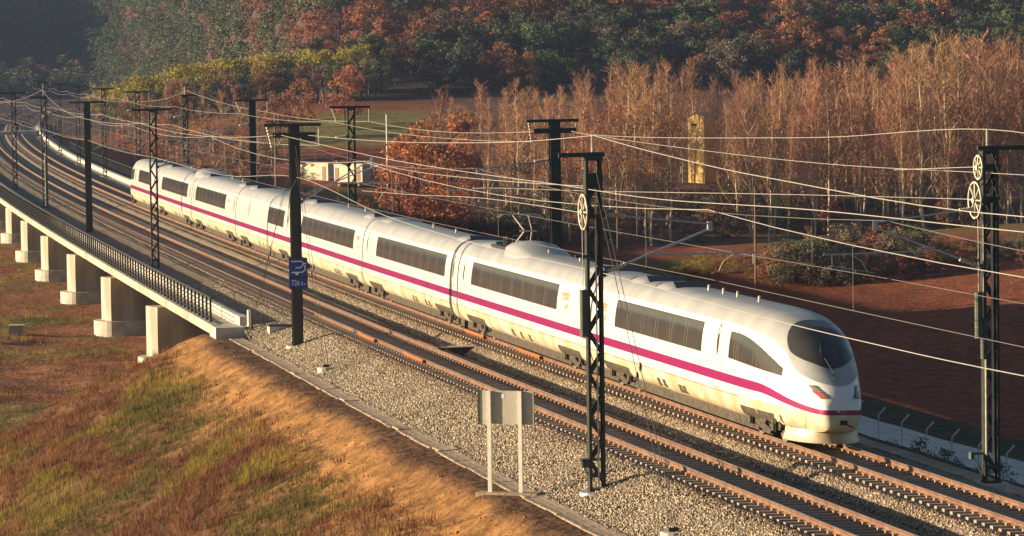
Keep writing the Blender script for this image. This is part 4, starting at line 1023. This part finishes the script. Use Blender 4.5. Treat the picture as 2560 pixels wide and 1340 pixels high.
# poplar grove
rows=[('front',0),('second',1),('middle',2),('rear',3),('back',4)]
cnt=0
for ri in range(17):
    d=430+ri*6.2
    for k in range(24):
        px=1060+k*74+random.uniform(-24,24)+(37 if ri%2 else 0)
        front=430+14*max(0,(1400-px)/340)+4*math.sin(px*.01)
        dd=d+random.uniform(-1.8,1.8)
        if dd<front or px>2740 or cnt>=298: continue
        if px<1250 and random.random()<.45: continue
        if random.random()<.18+.2*(vnoise(px,dd*9,150,2)>.55) or (1680<px<1835 and dd<506 and random.random()<.80): continue
        yt=np.interp(px,[1060,1300,1450,1600,1800,1950,2100,2300,2560,2800],[240,205,190,160,165,175,150,105,85,80])+random.uniform(-18,62)
        h=height_for(px,dd,yt)
        leafy=random.random()<.5
        br,tk,lv=poplar_template(random.randrange(8),leafy)
        where='front edge' if ri<2 else ('middle' if ri<9 else 'back')
        sect='behind the cab' if px>1900 else ('behind the pantograph' if px<1500 else 'behind the coaches')
        plant('poplar_tree',f"{'russet leaved' if leafy else 'bare brown'} poplar in row {ri+1} of the grove {sect}",'poplars of the grove',br,tk,wx(px,dd),dd,h/20.0*random.choice([1,1,1,.92,.8,.66]),random.uniform(.75,1.35),lv).rotation_euler.rotate_axis('X',random.gauss(0,.045)); cnt+=1
print('poplars',cnt)
def special(px,d,ytop,shape,leaf,label,name='tree',wide=1.0,seed=0,group=None,n=2200,size=.17,cat='tree'):
    h=height_for(px,d,ytop); c,t=tree_template(shape,leaf,n,size,seed); return plant(name,label,group,c,t,wx(px,d),d,h/8.0,wide,cat=cat)
# red and russet trees of the left middle distance
special(1095,432,262,'tall','russetleaf','bright red leaved slender tree at the left end of the poplar grove','red_tree',1.15,1,n=4200,size=.11)
special(1045,420,330,'tall','russetleaf','lower red leaved tree left of the tallest red tree','red_tree',1.2,2,n=4200,size=.11)
special(1000,415,400,'bush','russetleaf','red brown bush right of the cream cabins','russet_bush',.8,3,cat='bush')
special(1130,440,330,'tall','russetleaf','orange brown tree between the red tree and the grove','red_tree',1.1,4,n=4200,size=.11)
special(868,575,160,'round','oakleaf','large rounded russet tree above the cream cabins','russet_tree',.9,1)
special(760,570,192,'round','oakleaf','rounded russet tree left of the large one above the cabins','russet_tree',.75,2)
special(705,560,225,'round','oakleaf','small russet tree behind the solid mast left of the cabins','russet_tree',.8,3)
for i,(px,d,yt) in enumerate(((540,470,300),(575,455,345),(500,480,330),(610,500,252),(650,520,238),(470,520,290),(430,540,255),(385,545,240),(350,560,235),(310,570,255),(560,540,225),(520,560,205),(470,575,200),(420,585,205),(600,585,215),(660,590,215))):
    br,tk,lv=poplar_template(i%6,i%3==0); h=height_for(px,d,yt)
    plant('bare_tree',['bare russet tree behind the tail of the train','thin bare tree left of the cream cabins, beyond the masts','brown leafless tree on the slope beyond the viaduct'][i%3],'bare trees beyond the viaduct',br,tk,wx(px,d),d,h/20,1.25,lv)
    c,t=tree_template('bush','oakleaf' if i%2 else 'greyleaf',1800,.2,i%3)
    plant('brush',['brown brush at the foot of the bare trees behind the train','grey brush on the slope beyond the viaduct'][i%2],'brush beyond the viaduct',c,None,wx(px+random.uniform(-20,20),d-4),d-4,h*.62/8,.9,cat='bush')
for i,px in enumerate(range(262,960,36)):
    yt=np.interp(px,[250,340,450,600,760,900,960],[215,188,160,138,120,112,120])+random.uniform(-5,8); d=640+random.uniform(-8,8)
    special(px,d,yt,'round','yellowleaf',['yellow green tree on the ridge above the viaduct','yellow topped tree on the wooded ridge left of centre'][i%2],'ridge_tree',.95,i%3,'yellow trees on the ridge',1500,.2)
    special(px+14,d-14,yt+38,'round',('greyleaf','pineleaf','oakleaf')[i%3],['dull brown tree on the ridge below the yellow ones','dark green tree on the ridge below the yellow ones','russet tree on the ridge below the yellow ones'][(0,1,2)[i%3]],'ridge_tree',1.0,i%3,'lower trees on the ridge',1500,.2)
# wooded hillsides
pts=[]
d=648.0
while d<1330:
    stp=5.8
    for x in np.arange(-.175*d,.175*d,stp):
        px=1280+9003*x/d
        dh=650+450*(1-float(sstep(150,850,px)))
        if d<dh-2 or d>dh+(150 if px>850 else 290): continue
        pts.append((x+random.uniform(-2.6,2.6),d+random.uniform(-2.6,2.6)))
    d+=5.8
pts.sort(key=lambda q:q[1]-0*q[0])
pa=np.array(pts); zz=ground_z(pa[:,0],pa[:,1])[0]; kn=vnoise(pa[:,0],pa[:,1],26,2); kn2=vnoise(pa[:,0]+300,pa[:,1],17,2)
rest=[]
def hill_kind(i):
    px=1280+9003*pa[i,0]/pa[i,1]; r=random.random()
    if px<620: return 'pineleaf' if r<.78 else ('greyleaf' if r<.95 else 'oakleaf')
    if kn[i]+random.uniform(-.07,.07)>.53: return 'oakleaf' if r<.85 else 'greyleaf'
    return 'pineleaf' if r<.70 else ('greyleaf' if r<.9 else 'oakleaf')
LB={'pineleaf':('evergreen_tree','dark evergreen tree'),'oakleaf':('russet_tree','russet leaved oak tree'),'greyleaf':('grey_tree','grey brown leafless tree')}
made=0
for i,(x,y) in enumerate(pts):
    px=1280+9003*x/y; lf=hill_kind(i); shp='pine' if lf=='pineleaf' and kn2[i]>.45 else random.choice(['round','round','tall','bush']); sc=random.uniform(.55,1.2)
    vis=hor(px)-(zz[i]+8*sc-CAM_H)/y*9003
    if made<300 and 620<px<2700 and vis<330 and zz[i]<24:
        c,t=tree_template(shp,lf,1500,.2,random.randrange(3))
        sect='above the grove right end' if px>1950 else ('above the grove middle' if px>1400 else 'left of the grove')
        nm,lb=LB[lf]; plant(nm,f'{lb} on the hillside {sect}','trees on the hillside',c,t,x,y,sc,random.uniform(.9,1.2),z=zz[i]-.3); made+=1
    else: rest.append((x,y,zz[i],sc,lf,shp))
print('hill',made,len(rest))
tmpl={}
for lf in ('pineleaf','oakleaf','greyleaf'):
    vs=[];n0=0
    for x,y,z,sc,l,shp in rest:
        if l!=lf: continue
        k=(shp,lf)
        if k not in tmpl:
            c,dr=crown_points(shp,470,11); tmpl[k]=leaf_quads(c,dr,np.full(470,.26))[0]
        a=random.random()*6.283; v=tmpl[k]; ca,sa=math.cos(a)*sc,math.sin(a)*sc
        vs.append(np.stack([v[:,0]*ca-v[:,1]*sa+x,v[:,0]*sa+v[:,1]*ca+y,v[:,2]*sc+z-.3],-1))
    if vs:
        v=np.concatenate(vs); o=raw('distant_wood',v,np.arange(len(v)).reshape(-1,4),MT[lf]); o['kind']='stuff'; o['label']={'pineleaf':'far dark evergreen woodland covering the hills','oakleaf':'far russet woodland covering the hills','greyleaf':'far leafless woodland covering the hills'}[lf]
# hedge and bushes behind the field on the right, scrub at the grove foot
def bush(px,d,h,leaf,label,seed,wide=1.0,n=1700,size=.16,group=None,name='bush'):
    c,t=tree_template('bush',leaf,n,size,seed); return plant(name,label,group,c,None,wx(px,d),d,h/7.0,wide,cat='bush')
for i in range(46):
    px=1935+i*15+random.uniform(-12,12); d=330+random.uniform(-3,9); lf=random.choice(['greenleaf','greyleaf','greyleaf','greyleaf','oakleaf'])
    nm={'greenleaf':'green','greyleaf':'grey brown','pineleaf':'dark green','oakleaf':'russet'}[lf]
    bush(px,d,random.uniform(1.6,4.6) if px<2350 else random.uniform(1.2,2.6),lf,f'{nm} bush in the hedge beyond the ploughed field, {"left" if px<2150 else "right"} part',i%3,random.uniform(.8,1.3),group='hedge bushes beyond the field')
for i in range(120):
    px=1010+i*13.5+random.uniform(-14,14); d=436+random.uniform(-5,34); lf=random.choice(['greyleaf','oakleaf','greyleaf','pineleaf'])
    nm={'greyleaf':'grey brown','pineleaf':'dark green','oakleaf':'russet'}[lf]
    bush(px,d,random.uniform(2.0,5.2),lf,f'{nm} scrub at the foot of the poplars {"behind the cab" if px>1900 else "behind the coaches"}',i%3,1.2,1500,.2,'scrub under the poplars')
for i in range(40):
    px=560+i*12+random.uniform(-10,10); d=random.choice([428,436,445,455])+random.uniform(-3,3); lf=random.choice(['greyleaf','greyleaf','oakleaf','greenleaf'])
    nm={'greyleaf':'grey brown','greenleaf':'green','oakleaf':'russet'}[lf]
    bush(px,d,random.uniform(1.2,3.2),lf,f'{nm} bush on the bank below the cream cabins',i%3,1.3,1300,.2,'bushes below the cabins')
for i,(px,d,yt) in enumerate(((2022,334,560),(2048,337,600),(2190,340,585),(1985,340,640),(2300,339,600))):
    br,tk,lv=poplar_template(i,False); h=height_for(px,d,yt); plant('bare_tree',f'small bare forked tree in the hedge, {["leftmost pair","right of the leftmost pair","middle of the hedge","left end of the hedge","right half of the hedge"][i]}','bare hedge trees',br,tk,wx(px,d),d,h/20,1.6,None)
for i in range(30):
    px=1690+i*9+random.uniform(-8,8); d=345+random.uniform(-6,14); bush(px,d,random.uniform(.7,1.8),'oakleaf' if i%3 else 'yellowleaf',['dry russet weeds beyond the train roof, left of the hedge','dry straw coloured weeds left of the hedge'][0 if i%3 else 1],i%3,1.2,900,.2,'dry weeds by the field')
for i in range(34):
    s=70+i*1.7+random.uniform(-1,1); p=V(s,17.4+random.uniform(-1.6,2.4),0); c,t=tree_template('bush','pineleaf' if i%3 else 'greyleaf',900,.16,i%3)
    plant('bush',['dark bush on the shaded slope by the wire fence','grey weeds on the shaded slope by the wire fence'][0 if i%3 else 1],'bushes along the fence',c,None,p.x,p.y,random.uniform(.1,.26),1.2,cat='bush')

# ------------------------------------------------------------ buildings, poles, fence, road, bird
def fr(px,d,rot=0.0,dz=0.0):
    x=wx(px,d); return Matrix.Translation((x,d,gz(x,d)+dz))@Matrix.Rotation(rot,4,'Z')
zc=max(gz(wx(px,d),d) for px in (760,860,950) for d in (508,512))
for k,(px,wd,lab) in enumerate(((794,4.9,'cream site cabin left of the pair above the train'),(888,4.6,'cream site cabin with two doors right of the pair'))):
    x=wx(px,510); t=thing('site_cabin',lab,'cabin',Matrix.Translation((x,514 if k==0 else 506,zc-.1))@Matrix.Rotation(-.5,4,'Z'),'site cabins')
    MB().box((0,0,1.2),(wd,2.4,2.4)).build('wall',MT['cabin'],t); MB().box((0,0,2.46),(wd+.15,2.6,.12)).build('roof',MT['cabin'],t)
    for dx in (-wd*.40,wd*.36): 
        MB().box((dx,-1.21,1.05),(.6,.05,1.95)).build('door',MT['cabindoor'],t)
    MB().box((wd/2+.01,0,1.2),(.04,2.3,2.3)).build('end_wall_shade',MT['cabinshade'],t)  # shade of the end face put on as a grey sheet
    for dx in (-1.6,0,1.6): MB().box((dx,0,-.25),(.3,2.2,.6)).build('support',MT['concrete'],t)
x=wx(840,511.6); t=thing('cabin_infill','grey container between the two cream cabins','infill',Matrix.Translation((x,516.5,zc-.1))@Matrix.Rotation(-.5,4,'Z')); MB().box((0,0,1.15),(1.9,2.2,2.2)).build('wall',MT['cabinshade'],t); MB().box((0,0,2.28),(2.0,2.3,.08)).build('lid',MT['dark'],t)  # grey box added to stand for the recess between the cabins
x=wx(946,511); t=thing('cabin_infill','blue grey container as the shaded right end of the cream cabins','infill',Matrix.Translation((x,508.5,zc-.1))@Matrix.Rotation(-.5,4,'Z')); MB().box((0,0,1.15),(2.0,2.2,2.3)).build('wall',MT['cabinshade'],t); MB().box((0,0,2.34),(2.1,2.3,.08)).build('lid',MT['dark'],t); MB().box((.3,-1.12,.9),(.5,.04,1.2)).build('door',MT['dark'],t)  # box added in the colour of the cabins' shaded end face
tw=thing('ochre_tower','tall narrow ochre tower with a sloping roof among the poplars','tower',fr(1762,506,-.75,-.3))
H=height_for(1762,506,282)+.3
mb=MB(); w=1.5; mb.add([(-w,-w,0),(w,-w,0),(w,w,0),(-w,w,0),(-w,-w,H-.62),(w,-w,H-.4),(w,w,H-.4),(-w,w,H-.62),(0,-w,H),(0,w,H)],[(0,1,5,8,4),(1,2,6,5),(2,3,7,9,6),(3,0,4,7),(4,8,9,7),(8,5,6,9)]); mb.build('wall',MT['ochre'],tw)
MB().box((-.35,-w-.01,H-1.6),(.9,.05,.28)).build('window',MT['dark'],tw); MB().box((.25,-w-.012,H-3.4),(.3,.05,.5)).build('window',MT['dark'],tw)
MB().add([(-w-.12,-w-.12,H-.65),(0,-w-.12,H+.06),(0,w+.12,H+.06),(-w-.12,w+.12,H-.65)],[(0,1,2,3)]).add([(w+.12,-w-.12,H-.43),(0,-w-.12,H+.06),(0,w+.12,H+.06),(w+.12,w+.12,H-.43)],[(0,3,2,1)]).build('roof',MT['ochre'],tw)
th=thing('ochre_hut','small ochre hut with a gable roof right of the tower','hut',fr(1853,503,-.7,-.2)); H=height_for(1853,503,352)
MB().box((0,0,H*.42),(1.4,1.4,H*.84)).build('wall',MT['ochre'],th); MB().prism([(-.85,H*.82),(.85,H*.82),(0,H)],-.85,.85,1).build('roof',MT['ochre'],th); MB().box((.1,-.71,H*.3),(.45,.04,H*.5)).build('door',MT['dark'],th)
def pole(px,d,ytop,lab,r=.11,mt='wood',arm=0):
    h=height_for(px,d,ytop); t=thing('utility_pole',lab,'pole',fr(px,d,0,-.2)); MB().lathe([(r,0),(r*.7,h+.2)],8).build('shaft',MT[mt],t)
    MB().lathe([(r*.7,h+.2),(r*.2,h+.32)],8).build('cap',MT['dark'],t)
    if arm: MB().box((0,0,h-.7),(arm,.1,.1)).tube([(-arm/2,0,h-.65),(0,0,h-1.2),(arm/2,0,h-.65)],.03,4).build('crossarm',MT['dark'],t)
pole(972,470,285,'pale pole standing in the field above the cream cabins',.13,'post'); pole(693,430,285,'pole with a crossarm left of the cream cabins',.14,'wood',2.2)
pole(1890,327,468,'slender wooden pole rising behind the leading coach',.10); pole(2497,327,545,'wooden pole behind the right-hand lattice mast',.11,'post')
pole(1545,395,470,'thin pole at the edge of the grove behind the second coach',.08)
fe=thing('wire_fence','wire fence of thin posts with bent tops along the dirt road in the shade','fence',frame(58,19.2,-5)); inv=fe.matrix_basis.inverted()
pm=MB().tube([(0,0,-.5),(0,0,2.1),(.32,0,2.42)],.035,6).mesh('post',MT['fence']); tops=[]
for s in np.arange(56,150,3.1):
    p=V(s,19.2,0); z=gz(p.x,p.y); m=frame(s,19.2,0); m.translation.z=z; link('post',pm,fe,inv@m); tops.append((m,z))
for hh in (.5,1.1,1.7,2.05): MB().tube([inv@(m@Vector((0,0,hh))) for m,z in tops],.006,3).build('strand',MT['fence'],fe)
RS,RO=np.meshgrid(np.arange(30,330,1.5),np.linspace(0,1,7),indexing='ij'); ro=21.2+4.6*RO+1.2*np.sin(RS/23.)+.25*(vnoise(RS,RO*6,2.,2)-.5)
rp=P3(RS.ravel(),ro.ravel(),0); rz=ground_z(rp[:,0],rp[:,1])[0]+.06; rp[:,2]=rz
rd=raw('dirt_road',rp,grid_faces(*RS.shape),MT['road'],smooth=True); rd['kind']='structure'; rd['label']='pale dirt road below the far embankment'
bt=thing('bird','small dark bird in flight above the cream cabins','bird',Matrix.Translation((wx(912,300),300,CAM_H-(245-hor(912))/9003*300)))
mb=MB(); mb.tube([(-.2,0,0),(-.1,0,.02),(.08,0,.02),(.2,0,.0),(.26,0,-.01)],[.02,.05,.055,.035,.01],7); mb.build('body',MT['bird'],bt,smooth=True)
for sy in (-1,1): MB().add([(.08,sy*.03,.03),(-.08,sy*.03,.03),(-.14,sy*.22,.12),(-.02,sy*.22,.13),(-.18,sy*.42,.02)],[(0,1,2,3),(3,2,4)]).build('wing',MT['bird'],bt)

# ------------------------------------------------------------ grass and weeds of the near slope and of the ground by the piers
def tufts(name,label,s,o,prob,B,hmul,pal,wr):
    n=len(s); c=P3(s,o,0); zz=ground_z(c[:,0],c[:,1])[0]
    keep=rng.random(n)<prob; s,o,c,zz=s[keep],o[keep],c[keep],zz[keep]; n=len(s); c[:,2]=zz
    a1=vnoise(s,o*1.4,7,3); a2=vnoise(s+40,o*1.4+9,4.0,3); a3=vnoise(s,o,1.5,2)
    col=np.where((a1>.59)[:,None],pal[1],np.where((a2>.59)[:,None],pal[2],np.where((a3>.55)[:,None],pal[3],pal[0])))
    col=np.where((rng.random(n)<.12)[:,None],pal[4],col)*(.7+.6*rng.random((n,1)))
    hgt=(.09+.20*rng.random(n)*(.5+a2)+.24*(a1<.42)*rng.random(n)**2)*hmul
    root=np.repeat(c,B,0)+np.concatenate([rng.normal(0,.11,(n*B,2)),np.zeros((n*B,1))],1)
    an=rng.random(n*B)*6.283; tilt=np.abs(rng.normal(0,.5,n*B)); L_=np.repeat(hgt,B)*(.55+.7*rng.random(n*B)); wd=(.008+.010*rng.random(n*B))*wr
    tip=root+np.stack([np.cos(an)*np.sin(tilt),np.sin(an)*np.sin(tilt),np.cos(tilt)],-1)*L_[:,None]
    sd=np.stack([-np.sin(an+.6),np.cos(an+.6),0*an],-1)*wd[:,None]; root[:,2]-=.04
    v=np.stack([root-sd,root+sd,tip],1).reshape(-1,3)
    g=raw(name,v,np.arange(len(v)).reshape(-1,3),MT['grass'],colors=np.repeat(np.repeat(col,B,0)*(.85+.3*rng.random((n*B,1))),3,0)); g['kind']='stuff'; g['label']=label
PAL=np.array([(0.19,0.080,0.045),(0.135,0.125,0.032),(0.26,0.205,0.045),(0.24,0.12,0.05),(0.085,0.055,0.035)])
n=95000; s=20+106*rng.random(n); o=-6.2-24*rng.random(n)**1.15
tufts('slope_grass','russet and green dry grass covering the near embankment slope',s,o,sstep(.9,3.2,-6.1-o)*(.35+.65*sstep(.3,.5,vnoise(s,o,3.2,3))),7,1.0,PAL,1.0)
n=42000; s=112+230*rng.random(n); o=-2-34*rng.random(n)
tufts('valley_grass','short brown and green grass on the ground around the viaduct piers',s,o,.15+.85*sstep(.42,.6,vnoise(s,o,6,3)),5,1.0,PAL*np.array((1.0,1.05,1.0)),1.6)
# ------------------------------------------------------------ haze
hz=MB().box((0,850,25),(1400,2200,110)).build('haze',None); hz['kind']='stuff'; hz['label']='thin blue evening haze over the valley'
hm=bpy.data.materials.new('haze'); hm.use_nodes=True; hm.node_tree.nodes.clear(); pv=hm.node_tree.nodes.new('ShaderNodeVolumePrincipled'); oo_=hm.node_tree.nodes.new('ShaderNodeOutputMaterial')
pv.inputs['Color'].default_value=(.40,.55,1.0,1); pv.inputs['Density'].default_value=.00008; pv.inputs['Anisotropy'].default_value=.2
hm.cycles.homogeneous_volume=True
hm.node_tree.links.new(pv.outputs[0],oo_.inputs['Volume']); hz.data.materials.append(hm)

# labels: alike things are told apart by their order from the left
from collections import defaultdict
def screen_x(o):
    p=o.matrix_basis.translation; return p.x/max(p.y,1)
ONES=['','first','second','third','fourth','fifth','sixth','seventh','eighth','ninth','tenth','eleventh','twelfth','thirteenth','fourteenth','fifteenth','sixteenth','seventeenth','eighteenth','nineteenth']
TENS={20:'twenty',30:'thirty',40:'forty',50:'fifty',60:'sixty',70:'seventy',80:'eighty',90:'ninety'}
def ORD(n):
    if n<20: return ONES[n]
    t=TENS[n//10*10]; return t[:-1]+'ieth' if n%10==0 else t+'-'+ONES[n%10]
grp=defaultdict(list)
for o in bpy.data.objects:
    if o.parent is None and o.get('label') and o.get('category'): grp[o['label']].append(o)
for lb,os_ in grp.items():
    if len(os_)>1:
        os_.sort(key=screen_x)
        for i,o in enumerate(os_): o['label']=f"{lb}, {ORD(i+1)} from left"
